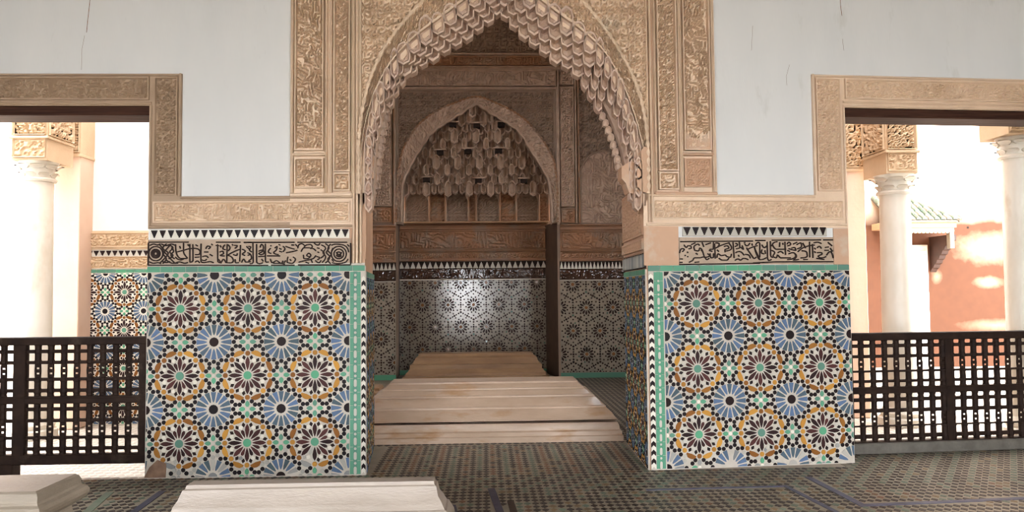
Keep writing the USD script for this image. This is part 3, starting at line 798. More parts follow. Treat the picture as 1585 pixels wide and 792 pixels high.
zc0, zc1 = 1.965, 2.045
ip = thing('inscription_panel', 'black Arabic inscription and stepped crenels over the tiled dado left of the arch', 'inscription', (XWL, 0, 1.75))
xi1 = at(543, 390, 0)[0]
part(ip, 'ground', MB().box(XWL + 0.004, xi1, -0.012, -0.0005, ZT + 0.004, zc0 - 0.004), 'panel_tan')
crenels(ip, XWL + 0.02, xi1 - 0.01, zc0, zc1 - 0.004, 24, -0.012)
part(ip, 'ledge', MB().box(XWL, xi1 + 0.12, -0.016, -0.0005, ZT + 0.001, ZT + 0.022, 0.004), 'z_white')
cvl = lambda a: (lambda x, y: at(a[0] + x / a[2], a[1] + y / a[2], 0)[[0, 2]])
cvr = lambda a: (lambda x, y: atr(a[0] + x / a[2], a[1] + y / a[2]))
part(ip, 'lettering', MB().extrude(lettering(SA, cvl((228, 345, 9.784)), 0.0052), -0.012, -0.02), 'ink')
part(ip, 'lettering', MB().extrude(lettering(SB, cvl((385, 345, 9.606)), 0.0052), -0.012, -0.02), 'ink')
ir = thing('inscription_panel', 'black Arabic inscription and stepped crenels over the tiled dado right of the arch', 'inscription', (0.3, 0, 1.73), frame=R)
ui0, ui1 = atr(1051, 390)[0], atr(1289, 390)[0]
zi0, zi1 = ZT - 0.015, 1.955
part(ir, 'ground', MB().box(ui0, ui1, -0.012, -0.0005, zi0, zi1), 'panel_tan')
crenels(ir, atr(1056, 365)[0], atr(1279, 365)[0], 1.963, 2.045, 17, -0.012)
part(ir, 'lettering', MB().extrude(lettering(SC, cvr((1045, 345, 11.315)), 0.0055), -0.012, -0.02), 'ink')
part(ir, 'lettering', MB().extrude(lettering(SD, cvr((1165, 345, 11.315)), 0.0055), -0.012, -0.02), 'ink')

# ------------------------------------------------------------------ carved surrounds of the two openings
ws = thing('window_surround', 'carved grey-brown stucco border round the left opening, turning towards the arch', 'stucco border', (-2.6, 0, 3.1))
xe = at(282, 200, 0)[0]
zt_, zb0, zb1 = 3.355, 2.055, 2.322
zh = 3.07
part(ws, 'ground', MB().extrude(Polygon([(-6.9, ZLL), (XWL, ZLL), (XWL, zb0 - 0.004), (XP0 + 0.0, zb0 - 0.004), (XP0, zb1), (xe, zb1), (xe, zt_), (-6.9, zt_)]), -0.014, -0.0005), 'stucco_grey')
part(ws, 'carving', relief(-6.8, XWL - 0.0, ZLL + 0.045, zt_ - 0.03, -0.036, 0.020, calligraphy, 0.009, c=0.05, seed=11, back=0.01), 'stucco_grey')
part(ws, 'carving', relief(XWL + 0.045, xe - 0.03, 2.33, zt_ - 0.03, -0.036, 0.020, arabesque, 0.008, c=0.085, seed=12, back=0.01), 'stucco_grey')
part(ws, 'carving', relief(XWL + 0.045, XP0 + 0.50, zb0 + 0.045, zb1 - 0.045, -0.034, 0.018, calligraphy, 0.009, c=0.058, seed=13, back=0.01), 'stucco')
xq = at(547, 330, 0)[0]
part(ws, 'ground', MB().box(XP0, xq, -0.014, -0.0005, zb0 - 0.004, zb1), 'stucco')
for a, b in (((-6.9, zt_ - 0.012), (xe, zt_ - 0.012)), ((xe - 0.012, zt_), (xe - 0.012, zb1)), ((XWL + 0.014, ZLL), (XWL + 0.014, zb0)), ((-6.9, ZLL + 0.02), (XWL + 0.02, ZLL + 0.02)), ((XWL + 0.01, zb0 + 0.012), (xq, zb0 + 0.012)), ((xe, zb1 - 0.012), (xq, zb1 - 0.012))):
    part(ws, 'moulding', rail(a, b, -0.014, 0.022, 0.016), 'stucco_grey')
lb = thing('lintel', 'dark wooden beam over the left opening', 'beam', (-4.5, 0, ZLL), kind='thing')
part(lb, 'beam', MB().box(-6.5, XWL + 0.0, 0.01, 0.22, ZLL - 0.075, ZLL + 0.04, 0.008), 'beam')
part(lb, 'beam', MB().box(-6.5, XWL + 0.0, 0.24, 0.5, ZLL - 0.03, ZLL + 0.04, 0.008), 'beam')

wu = thing('window_surround', 'carved tan stucco border round the right opening, turning towards the arch', 'stucco border', (1.6, 0, 3.1), frame=R)
ue = atr(1257, 200)[0]
zt_, zb1r = 3.39, 2.325
UP1 = XP1
part(wu, 'ground', MB().extrude(Polygon([(5.6, ZLR), (UWR, ZLR), (UWR, zb0 - 0.02), (0.02, zb0 - 0.004), (0.02, zb1r), (ue, zb1r), (ue, zt_), (5.6, zt_)]), -0.014, -0.0005), 'stucco')
part(wu, 'carving', relief(UWR, 5.5, ZLR + 0.075, zt_ - 0.035, -0.036, 0.018, calligraphy, 0.009, c=0.05, seed=21, back=0.01), 'stucco')
part(wu, 'carving', relief(ue + 0.03, UWR - 0.045, 2.36, zt_ - 0.035, -0.036, 0.018, arabesque, 0.008, c=0.085, seed=22, back=0.01), 'stucco')
part(wu, 'carving', relief(0.10, UWR - 0.045, zb0 + 0.055, zb1r - 0.045, -0.034, 0.016, arabesque, 0.009, c=0.11, seed=23, back=0.01), 'stucco')
for a, b in (((ue, zt_ - 0.012), (5.6, zt_ - 0.012)), ((ue + 0.012, zt_), (ue + 0.012, zb1r)), ((UWR - 0.014, ZLR), (UWR - 0.014, zb0)), ((UWR - 0.02, ZLR + 0.012), (5.6, ZLR + 0.012)), ((UWR - 0.02, ZLR + 0.05), (5.6, ZLR + 0.05)), ((0.04, zb0 + 0.012), (UWR - 0.01, zb0 + 0.012)), ((0.04, zb1r - 0.012), (ue, zb1r - 0.012))):
    part(wu, 'moulding', rail(a, b, -0.014, 0.022, 0.016), 'stucco')
part(wu, 'patch', MB().box(0.02, ui0 - 0.005, -0.009, -0.0005, ZT - 0.018, zb0 - 0.005), 'salmon')
part(wu, 'patch', MB().box(ui1 + 0.005, UWR, -0.009, -0.0005, ZT - 0.018, zb0 - 0.022), 'salmon')
lr = thing('lintel', 'dark wooden beam over the right opening', 'beam', (3.3, 0, ZLR), frame=R, kind='thing')
part(lr, 'beam', MB().box(UWR, 5.3, 0.01, 0.22, ZLR - 0.075, ZLR + 0.04, 0.008), 'beam')
part(lr, 'beam', MB().box(UWR, 5.3, 0.24, 0.5, ZLR - 0.03, ZLR + 0.04, 0.008), 'beam')

# ------------------------------------------------------------------ the portal: carved uprights, spandrels, archivolt
ZPB, ZPT = 2.345, 4.75
pg = thing('arch_surround', 'carved stucco spandrels and cable-edged band round the great pointed arch', 'arch surround', (0, 0, ZPB))
arch_poly = Polygon(np.vstack([[(Cc[0][0], 1.0)], Cc, [(Cc[-1][0], 1.0)]])).buffer(0)
xs0, xs1 = at(561, 150, 0)[0], at(1001, 150, 0)[0]
field = sbox(xs0, ZPB - 0.02, xs1, ZPT).difference(arch_poly.buffer(0.0))
part(pg, 'spandrel', relief(xs0, xs1, ZPB - 0.02, ZPT, -0.040, 0.031, arabesque, 0.009, mask=field.buffer(0.012), edge=0, c=0.115, seed=31), 'stucco')
part(pg, 'backing', MB().extrude(sbox(XP0, ZPB, XR + 0.03, ZPT).difference(Polygon(np.vstack([[(Fc[0][0], 1.0)], Fc, [(Fc[-1][0], 1.0)]])).buffer(0)), -0.006, -0.0005), 'stucco')
n, k = 420, 26
A, B = smooth_curve(Fc, n), smooth_curve(Cc, n)
_t = np.gradient(A, axis=0)
_t /= np.linalg.norm(_t, axis=1, keepdims=True)
A = A + np.c_[-_t[:, 1], _t[:, 0]] * 0.055
T = np.linspace(0, 1, k)
SL = np.r_[0, np.cumsum(np.linalg.norm(np.diff((A + B) / 2, axis=0), axis=1))]
wid = np.linalg.norm(B - A, axis=1)
UU, VV = np.meshgrid(SL, T, indexing='ij')
H = arabesque(UU, VV * 0.26, c=0.088, seed=33)
H = np.where((VV < 0.10) | (VV > 0.90), 1.0, H)
G3 = A[:, None] * (1 - T[None, :, None]) + B[:, None] * T[None, :, None]
av_ = part(pg, 'archivolt', MB().grid(np.stack([G3[..., 0], -0.046 + 0.033 * (1 - H), G3[..., 1]], -1)), 'stucco')
s_in = MB().grid(np.stack([np.c_[A[:, 0], np.full(n, -0.04), A[:, 1]], np.c_[A[:, 0], np.full(n, 0.02), A[:, 1]]], 0))
part(av_, 'edge', s_in, 'stucco')
# cable moulding: a rope of small drums
cab = MB()
Q = smooth_curve(Cc, 150)
P3 = np.c_[Q[:, 0], np.full(len(Q), -0.040), Q[:, 1]]
an = np.arange(900) / 899 * 149
P4 = np.stack([np.interp(an, np.arange(150), P3[:, i]) for i in range(3)], 1)
cab.tube(P4, 0.016 + 0.005 * np.cos(2 * PI * np.arange(900) / 12), 8)
part(av_, 'cable_moulding', cab, 'stucco')
for xm in (548, 553, 559):
    x = at(xm, 200, 0)[0]
    part(pg, 'roll_moulding', rail((x, ZT + 0.02), (x, ZPT), -0.010, 0.022, 0.026 if xm != 553 else 0.014), 'stucco')
for xm in (1002, 1007):
    x = at(xm, 200, 0)[0]
    part(pg, 'roll_moulding', rail((x, ZT + 0.35), (x, ZPT), -0.010, 0.022, 0.026), 'stucco')
x = at(566, 350, 0)[0]
part(pg, 'roll_moulding', rail((x, ZT + 0.05), (x, ZPB), -0.003, 0.012, 0.010), 'salmon')


def upright(label, frame, conv, o0, o1, c0, c1, i0, i1, seed, foot='stucco'):
    """One carved upright of the portal: a wide panel with a square at its foot, and a narrow strip; conv turns a pixel column to x."""
    X = [conv(p) for p in (o0, c0, c1, i0, i1, o1)]
    lo, hi = min(X[0], X[5]), max(X[0], X[5])
    th = thing('portal_upright', label, 'carved panel', (lo, 0, ZPB), frame=frame)
    part(th, 'ground', MB().box(lo, hi, -0.010, -0.0005, ZPB - 0.01, ZPT), 'stucco')
    a, b = sorted((X[1], X[2]))
    part(th, 'wide_panel', relief(a, b, 2.70, ZPT, -0.052, 0.037, calligraphy, 0.0075, c=0.062, seed=seed, back=0.0), 'stucco')
    part(th, 'square_panel', relief(a, b, 2.385, 2.635, -0.050 if foot == 'stucco' else -0.034, 0.035 if foot == 'stucco' else 0.012, arabesque, 0.0085, c=0.084, seed=seed + 1, back=0.0), foot)
    part(th, 'crossbar', rail((a - 0.02, 2.668), (b + 0.02, 2.668), -0.010, 0.03, 0.034), foot)
    a2, b2 = sorted((X[3], X[4]))
    part(th, 'narrow_panel', relief(a2, b2, 2.52, ZPT, -0.052, 0.037, arabesque, 0.0085, c=(b2 - a2) / 2.02, seed=seed + 2, back=0.0), 'stucco')
    part(th, 'roundel_panel', relief(a2, b2, 2.36, 2.51, -0.050, 0.035, arabesque, 0.0085, c=(b2 - a2) / 1.01, seed=seed + 3, back=0.0), 'stucco')
    for q in (a - 0.022, b + 0.022, a2 - 0.02, b2 + 0.02):
        part(th, 'roll_moulding', rail((q, ZPB), (q, ZPT), -0.010, 0.022, 0.036), 'stucco')
    q = lo + 0.012 if frame is W else hi - 0.012
    part(th, 'edge_roll', rail((q, ZPB), (q, ZPT), -0.010, 0.022, 0.028), 'stucco')
    part(th, 'foot', MB().box(lo, hi, -0.034, -0.0005, ZPB - 0.03, ZPB, 0.008), foot)
    if foot != 'stucco':
        g = Polygon([(a + .012, 2.70), (b - .012, 2.70), (b - .012, 2.87), (b - .05, 2.83), (b - .09, 2.84), ((a + b) / 2, 2.80), (a + .05, 2.81), (a + .012, 2.86)])
        part(th, 'bare_patch', MB().extrude(g, -0.012, -0.050), foot, label='smooth bare salmon plaster where the carving has flaked off')
    return th


upright('tall carved stucco upright left of the great arch, beside bare white wall', W, lambda p: at(p, 150, 0)[0], 450, 546, 458, 502, 517.5, 543, 41)
upright('tall carved stucco upright right of the great arch, flaking to bare salmon at its foot', R, lambda p: atr(p, 150)[0], 1106, 1010, 1097, 1056, 1046, 1016, 51, 'salmon')

bp_px = [(985, 296), (984, 262), (990, 250), (988, 238), (996, 228), (1003, 232), (1003, 300)]
part(pg, 'bare_patch', MB().extrude(Polygon(px2w(bp_px)), -0.03, -0.050), 'salmon', label='smooth bare salmon plaster beside the right foot of the arch')
# ------------------------------------------------------------------ muqarnas
def muq_cell(x, y, zb, w, h, d, lean=0.0, hollow=0.5):
    o = np.array([(0, 0), (.22, .07), (.44, .13), (.5, .25), (.5, .68), (.38, .87), (.16, .97), (0, 1.0)])
    o = np.vstack([o, [(-a, b) for a, b in o[-2:0:-1]]])
    n = len(o)
    c = np.array([0, 0.52])

    def ring(s, yy):
        q = c + (o - c) * s
        return np.c_[x + q[:, 0] * w, np.full(n, y) + yy * d + lean * (1 - q[:, 1]), zb + q[:, 1] * h]
    v = np.vstack([ring(1, 1.0), ring(1, 0.0), ring(0.84, 0.0), ring(0.66, 0.6 * hollow), ring(0.30, 0.95 * hollow), [[x, y + hollow * d, zb + 0.5 * h]]])
    f = []
    for r in range(4):
        for i in range(n):
            j = (i + 1) % n
            a, b = r * n, (r + 1) * n
            f += [(a + i, a + j, b + j), (a + i, b + j, b + i)]
    f += [(4 * n + i, 4 * n + (i + 1) % n, 5 * n) for i in range(n)]
    return v, np.array(f)


ma = thing('muqarnas_fringe', 'fringe of small hanging stucco cells lining the great arch', 'muqarnas', (0, 0, ZPB))
back = MB()
nn = 120
A, B = smooth_curve(Fc, nn), smooth_curve(Gc, nn)


def outward(Cv, d):
    t = np.gradient(Cv, axis=0)
    t /= np.linalg.norm(t, axis=1, keepdims=True)
    return Cv + np.c_[-t[:, 1], t[:, 0]] * d


rows = [np.c_[q[:, 0], np.full(nn, y), q[:, 1]] for q, y in ((outward(A, 0.05), -0.02), (outward(A * .5 + B * .5, 0.04), 0.06), (outward(B, 0.035), 0.14), (outward(B, 0.03), YG), (outward(B, 0.035), YG + 0.03))]
back.grid(np.stack(rows, 0))
part(ma, 'soffit', back, 'muq')
L = np.linalg.norm(np.diff(A, axis=0), axis=1).sum()
for k, t in enumerate((0.02, 0.34, 0.66, 0.97)):
    cnt = int(L / 0.128)
    Cv = smooth_curve(A * (1 - t) + B * t, cnt * 2 + 1)
    for i in range(k % 2, cnt * 2 + 1, 2):
        xx, zz = Cv[i]
        s = 1.0 + (0.35 if (i // 2 + k) % 3 == 0 else 0.0)
        w, h = 0.112 * (0.85 + 0.15 * s), 0.20 * s
        steep = abs(Cv[min(i + 1, cnt * 2)][0] - Cv[max(i - 1, 0)][0]) < 0.075
        if steep:
            w *= 0.55
        if k > 1 and zz < 3.12:
            continue
        yy = (-0.050, -0.005, 0.045, 0.10)[k]
        f = (yy + 6.57) / (t * YG + 6.57)
        part(ma, 'cell', muq_cell(xx * f, yy, 1.5 + (zz - 1.5) * f - 0.045 * s, w, h, 0.11, hollow=0.55), 'muq', smooth=25)
tq_ = smooth_curve(B, 130)
for i in range(130):
    if tq_[i][1] < 3.15 and tq_[i][1] > 2.42 and i % 2 == 0:
        part(ma, 'tooth', muq_cell(tq_[i][0] + (0.012 if i < 65 else -0.012), YG - 0.03, tq_[i][1] - 0.03, 0.05, 0.07, 0.06, hollow=0.3), 'muq')
# plain brackets at the springing
for px0, px1, sgn in ((562, 579, 1), (962, 992, -1)):
    pts = px2w([(px0, 300), (px1, 300)], 0.02)
    xa, xb = pts[0][0], pts[1][0]
    pr = [(xa, 2.66), (xb, 2.66), (xb, 2.48), (xb - sgn * 0.02 if sgn > 0 else xb, 2.44), ((xa + xb) / 2, 2.38), ((xa + xb) / 2 - 0.02 * sgn, 2.30), (xa, 2.28)]
    if sgn < 0:
        pr = [(xa, 2.56), (xb, 2.66), (xb, 2.30), (xa + 0.06, 2.34), (xa + 0.035, 2.42), (xa, 2.46)]
    part(ma, 'bracket', MB().extrude(Polygon(pr).buffer(0), 0.0, 0.20), 'salmon', label='plain salmon plaster bracket at the foot of the arch')

# ------------------------------------------------------------------ chamber back wall
ND = 0.80                                           # depth of the niche
CN = CB + ND
xbl, xbr = at(619, 500, CN)[0], at(845, 500, CN)[0]
V_PX = [(622, 344), (623, 290), (637, 253), (656, 222), (669, 205), (697, 185), (716, 174), (737, 162), (758, 174), (777, 185), (805, 205), (819, 228), (836, 254), (850, 284), (855, 344)]
O_PX = [(613, 344), (614, 300), (620, 246), (644, 198), (680, 170), (703, 160), (737, 150), (768, 160), (807, 181), (831, 205), (850, 234), (858, 253), (863, 300), (864, 344)]
Vc, Oc = smooth_curve(px2w(V_PX, CB), 120), smooth_curve(px2w(O_PX, CB), 120)
zs = Vc[0][1]                                      # springing of the niche vault
opening = Polygon(np.vstack([[(Vc[0][0], -0.1)], Vc, [(Vc[-1][0], -0.1)]])).buffer(0).union(sbox(NX0, -0.1, NX1, zs - 0.03))
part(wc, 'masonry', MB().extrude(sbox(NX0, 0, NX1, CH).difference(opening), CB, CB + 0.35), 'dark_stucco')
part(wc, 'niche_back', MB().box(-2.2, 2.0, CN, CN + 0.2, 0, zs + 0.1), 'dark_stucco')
gl = np.array([[(NX0, CB + 0.01, z) for z in (0, zs)], [(xbl, CN, z) for z in (0, zs)]])
part(wc, 'niche_reveal', MB().grid(gl), 'reveal_brown')
gl = np.array([[(NX1 - 0.0, CB + 0.01, z) for z in (0, zs)], [(xbr, CN, z) for z in (0, zs)]])
part(wc, 'niche_reveal', MB().grid(gl), 'reveal_brown')
vs = MB()
rowsv = []
for q in np.linspace(0, 1, 10):
    Y = CB + 0.32 + (ND - 0.32) * (1 - q)
    s = 1.1 - 0.1 * q
    c0 = np.array([-0.13, zs])
    P = c0 + (Vc - c0) * np.array([s * (1 - q) + 0.0, 1.0]) if False else c0 + (Vc - c0) * (1.15 - q * 0.02)
    rowsv.append((Y, P))
zmx = Vc[:, 1].max()
vs.grid(np.array([[(x, CB + 0.30 + (ND - 0.32) * (1 - (max(z - zs, 0) / (zmx - zs)) ** 1.3) + 0.1, z) for x in np.linspace(-1.9, 1.6, 8)] for z in np.linspace(zs - 0.05, zmx + 0.02, 24)]))
part(wc, 'niche_vault', vs, 'dark_stucco')

mv = thing('muqarnas_vault', 'honeycomb half-dome of small hanging cells filling the chamber niche', 'muqarnas', (-0.13, CB, zs))
hw = lambda z: (np.interp(z, Vc[:60, 1], Vc[:60, 0]), np.interp(z, Vc[:59:-1, 1], Vc[:59:-1, 0]))
zr0 = at(737, 296, CB)[2]
nrow = 10
for k in range(nrow):
    z = zr0 + (zmx - zr0 - 0.14) * k / (nrow - 1)
    a, b = hw(min(z + 0.04, zmx - 0.03))
    Y = CB + 0.04 + (ND - 0.36) * (1 - ((z - zs) / (zmx - zs)) ** 1.2)
    f = (Y + 6.57) / (CB + 6.57)
    cw = 0.128
    cnt = max(1, int((b - a) * f / cw + 0.45))
    if cnt % 2 == k % 2 and cnt > 2:
        cnt -= 1
    xc = (a + b) / 2 * f
    for i in range(cnt):
        x = xc + (i - (cnt - 1) / 2) * cw
        j = abs(i - (cnt - 1) / 2)
        big = (i + k) % 3 == 0
        yo = (-0.06, 0.03, 0.0)[(i + 2 * k) % 3]
        hgt = 0.29 if big else 0.225
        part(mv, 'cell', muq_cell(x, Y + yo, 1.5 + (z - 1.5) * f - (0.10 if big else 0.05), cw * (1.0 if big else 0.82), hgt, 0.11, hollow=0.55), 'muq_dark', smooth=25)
    if k % 3 == 1 and cnt > 4:                       # short level ledges with dark sockets under them
        for q in ((-0.31, 0.03, 0.34) if k % 2 else (-0.36, -0.1, 0.2)):
            x = xc + (q + rng.uniform(-.04, .04)) * cnt * cw
            zl_ = 1.5 + (z - 1.5) * f + 0.05 + 0.10 * rng.random()
            part(mv, 'ledge', MB().box(x - 0.11, x + 0.11, Y - 0.10, Y + 0.06, zl_, zl_ + 0.022, 0.004), 'muq_dark')
            part(mv, 'socket', MB().box(x - 0.06, x + 0.06, Y - 0.075, Y + 0.06, zl_ - 0.075, zl_), 'ink')
ribs = [627, 665, 690, 725.5, 737, 773.5, 798.6, 834, 849]
YP = CN - 0.05
zq0, zq1 = at(737, 343, YP)[2], at(737, 292, YP)[2]
for i, (p, q) in enumerate(zip(ribs[:-1], ribs[1:])):
    x0, x1 = at(p, 320, YP)[0], at(q, 320, YP)[0]
    w = x1 - x0
    pl = Polygon([(x0 + .02, zq0), (x1 - .02, zq0), (x1 - .02, zq1 - w * 0.5), (x1 - w * .2, zq1 - w * 0.16), ((x0 + x1) / 2, zq1), (x0 + w * .2, zq1 - w * 0.16), (x0 + .02, zq1 - w * 0.5)])
    bp_ = part(mv, 'blind_panel', MB().extrude(sbox(x0, zq0, x1, zq1 + 0.12).difference(pl.buffer(-0.004)), YP, YP - 0.05), 'rust_stucco' if i % 2 else 'muq_dark')
    part(bp_, 'panel_field', relief(x0, x1, zq0, zq1, YP + 0.0, 0.012, scales, 0.02, edge=0, c=0.06), 'rust_stucco' if i in (1, 3, 5, 7) else 'dark_stucco')
for p in ribs:
    x = at(p, 320, YP)[0]
    part(mv, 'rib', MB().lathe([(0.0, zq0), (0.016, zq0), (0.016, zq1 - 0.04), (0.0, zq1)], x, YP - 0.055, 8), 'rust_stucco')
part(mv, 'sill', MB().box(xbl - 0.05, xbr + 0.06, CN - 0.16, CN + 0.02, zq0 - 0.035, zq0, 0.008), 'marble_amber')

na = thing('niche_surround', 'dim carved stucco arch band and fish-scale spandrels round the chamber niche', 'arch surround', (-0.13, CB, zs))
n, k = 240, 12
A, B = smooth_curve(Vc, n), smooth_curve(Oc, n)
T = np.linspace(0, 1, k)
SL = np.r_[0, np.cumsum(np.linalg.norm(np.diff((A + B) / 2, axis=0), axis=1))]
UU, VV = np.meshgrid(SL, T, indexing='ij')
H = arabesque(UU, VV * 0.26, c=0.09, seed=63)
H = np.where((VV < 0.1) | (VV > 0.9), 1.0, H)
G3 = A[:, None] * (1 - T[None, :, None]) + B[:, None] * T[None, :, None]
av_ = part(na, 'archivolt', MB().grid(np.stack([G3[..., 0], CB - 0.035 + 0.02 * (1 - H), G3[..., 1]], -1)), 'muq_dark')
P3 = np.c_[smooth_curve(Oc, 300)[:, 0], np.full(300, CB - 0.035), smooth_curve(Oc, 300)[:, 1]]
an = np.arange(800) / 799 * 299
P4 = np.stack([np.interp(an, np.arange(300), P3[:, i]) for i in range(3)], 1)
part(av_, 'cable_moulding', MB().tube(P4, 0.017 + 0.006 * np.cos(2 * PI * np.arange(800) / 10), 6), 'rust_stucco')
P3 = np.c_[A[:, 0], np.full(n, CB - 0.035), A[:, 1]]
zig = 0.02 * np.abs(np.sin(np.arange(n) / n * PI * 26))
P3[:, 2] -= zig
part(av_, 'scalloped_edge', MB().tube(P3, 0.022, 6), 'muq_dark')
fx0, fx1 = at(613, 240, CB)[0], at(861, 240, CB)[0]
fz0, fz1 = at(737, 344, CB)[2], at(737, 139, CB)[2]
opoly = Polygon(np.vstack([[(Oc[0][0], 1.0)], Oc, [(Oc[-1][0], 1.0)]])).buffer(0)
part(na, 'spandrel', relief(fx0, fx1, fz0, fz1, CB - 0.03, 0.022, scales, 0.016, mask=sbox(fx0, fz0, fx1, fz1).difference(opoly), edge=0.03, c=0.078), 'dark_stucco')
for mb in frame_bars(fx0, fx1, fz0, fz1, 0.05, CB - 0.012, 0.035, sides='tlr'):
    part(na, 'frame_moulding', mb, 'muq_dark')


def zC(py, px=800, Y=CB):
    return at(px, py, Y)[2]


def xC(px, py=300, Y=CB):
    return at(px, py, Y)[0]


cp = thing('stucco_relief', 'tall chamber wall panel of lozenge net over a blind arch, right of the niche', 'stucco panel', (xC(930), CB, 3.0))
ba = Polygon([(xC(900), zC(346)), (xC(968), zC(346)), (xC(968), zC(262)), (xC(958), zC(243)), (xC(935), zC(234)), (xC(912), zC(243)), (xC(900), zC(262))])
part(cp, 'lozenge_net', relief(xC(898), xC(1010), zC(234) - 0.4, 6.6, CB - 0.03, 0.028, sebka, 0.017, mask=sbox(0, 0, 9, 9).difference(ba), edge=0, c=0.20), 'dark_stucco')
part(cp, 'blind_arch', relief(xC(900), xC(968), zC(346), zC(234), CB - 0.045, 0.022, calligraphy, 0.015, mask=ba, edge=0, c=0.13, seed=71), 'muq_dark')
bp = np.array(ba.buffer(0.01).exterior.coords)
part(cp, 'arch_moulding', MB().tube(np.c_[smooth_curve(bp, 80)[:, 0], np.full(80, CB - 0.035), smooth_curve(bp, 80)[:, 1]], 0.018, 6), 'dark_stucco')
part(cp, 'lozenge_net', relief(xC(968), xC(1010), zC(346), zC(234), CB - 0.03, 0.028, sebka, 0.017, edge=0, c=0.20), 'dark_stucco')
pi = thing('stucco_relief', 'slender carved chamber pilaster between the niche and the blind arch', 'stucco panel', (xC(880), CB, 3.0))
part(pi, 'carving', relief(xC(868), xC(889), zC(320), zC(135), CB - 0.05, 0.022, arabesque, 0.015, c=0.115, seed=72), 'muq_dark')
part(pi, 'carving', relief(xC(868), xC(889), zC(345), zC(324), CB - 0.05, 0.022, arabesque, 0.015, c=0.22, seed=73), 'rust_stucco')
part(pi, 'carving', relief(xC(868), xC(889), zC(132), zC(110), CB - 0.05, 0.022, arabesque, 0.015, c=0.22, seed=74), 'muq_dark')
for p in (865.5, 892, 896.5):
    part(pi, 'roll_moulding', rail((xC(p), zC(346)), (xC(p), zC(106)), CB - 0.02, 0.035, 0.04), 'rust_stucco' if p == 896.5 else 'muq_dark')
lp = thing('stucco_relief', 'narrow carved chamber panel left of the niche, beside the arch edge', 'stucco panel', (xC(595), CB, 3.0))
part(lp, 'carving', relief(xC(560), xC(607), zC(318), zC(137), CB - 0.05, 0.022, arabesque, 0.016, c=0.13, seed=75), 'muq_dark')
part(lp, 'carving', relief(xC(575), xC(607), zC(343), zC(320), CB - 0.05, 0.022, arabesque, 0.016, c=0.24, seed=76), 'rust_stucco')
part(lp, 'roll_moulding', rail((xC(610), zC(346)), (xC(610), zC(137)), CB - 0.02, 0.035, 0.04), 'rust_stucco')
fz = thing('frieze', 'dark script frieze and carved bands high on the chamber back wall', 'frieze', (0, CB, zC(95)))
part(fz, 'upper_carving', relief(CX0 + 0.4, CX1 - 0.4, zC(82), CH - 0.5, CB - 0.05, 0.024, arabesque, 0.022, c=0.24, seed=77), 'dark_stucco')
part(fz, 'script_band', relief(CX0 + 0.05, CX1 - 0.05, zC(102), zC(87), CB - 0.03, 0.02, calligraphy, 0.016, c=0.12, seed=78), 'rust_stucco')
part(fz, 'lower_carving', relief(xC(600), xC(862), zC(134), zC(109), CB - 0.05, 0.022, calligraphy, 0.016, c=0.15, seed=79), 'muq_dark')
for y in (84, 104.5, 107):
    part(fz, 'moulding', rail((CX0, zC(y)), (CX1, zC(y)), CB - 0.0, 0.05, 0.07), 'muq_dark')

# lower wall of the chamber: stucco band, crenels, brown band, star mosaic
def star_pieces(a, ax, az, x0, x1, z0, z1):
    clip = sbox(x0, z0, x1, z1)
    st = {'s_dark': [], 's_rust': [], 's_green': []}

    def put(col, pl):
        lo, hi = pl.min(0), pl.max(0)
        if hi[0] < x0 or lo[0] > x1 or hi[1] < z0 or lo[1] > z1:
            return
        if lo[0] < x0 or hi[0] > x1 or lo[1] < z0 or hi[1] > z1:
            g = Polygon(pl).intersection(clip)
            if g.is_empty or g.geom_type != 'Polygon' or g.area < 5e-5:
                return
            pl = np.array(g.exterior.coords)[:-1]
        st[col].append(pl)
    r = rng
    hgt = a * math.sqrt(3) / 2
    for j in range(int((z0 - az) / hgt) - 2, int((z1 - az) / hgt) + 3):
        for i in range(int((x0 - ax) / a) - 3, int((x1 - ax) / a) + 3):
            cx, cz = ax + (i + 0.5 * (j % 2)) * a, az + j * hgt
            put('s_rust', disc(cx, cz, .062, 10, a))
            for k in range(12):
                t = k * PI / 6
                put('s_dark', dirpoly(cx, cz, t, [(.095, .006), (.175, .037), (.235, .035), (.275, .003)], a))
                t += PI / 12
                put('s_green' if r.random() < .12 else 's_dark', dirpoly(cx, cz, t, [(.262, .003), (.300, .037), (.342, .003)], a))
            for k in range(6):
                t = k * PI / 3
                if k < 3:
                    mx, mz = cx + a / 2 * math.cos(t), cz + a / 2 * math.sin(t)
                    put('s_dark', disc(mx, mz, .044, 6, a, t))
                    for q in (PI / 2, -PI / 2):
                        put('s_dark', disc(mx + a * .085 * math.cos(t + q), mz + a * .085 * math.sin(t + q), .034, 5, a, t))
                    for q in (0, PI):
                        put('s_dark', disc(mx + a * .093 * math.cos(t + q), mz + a * .093 * math.sin(t + q), .034, 5, a, t))
                if k < 2:
                    t += PI / 6
                    mx, mz = cx + a / math.sqrt(3) * math.cos(t), cz + a / math.sqrt(3) * math.sin(t)
                    put('s_green' if r.random() < .25 else 's_dark', disc(mx, mz, .046, 6, a, t))
                    for q in range(3):
                        u = t + PI + q * 2 * PI / 3
                        put('s_dark', disc(mx + a * .155 * math.cos(u), mz + a * .155 * math.sin(u), .034, 5, a, u))
                        put('s_dark', disc(mx + a * .10 * math.cos(u + PI / 3), mz + a * .10 * math.sin(u + PI / 3), .039, 5, a, u))
    return st


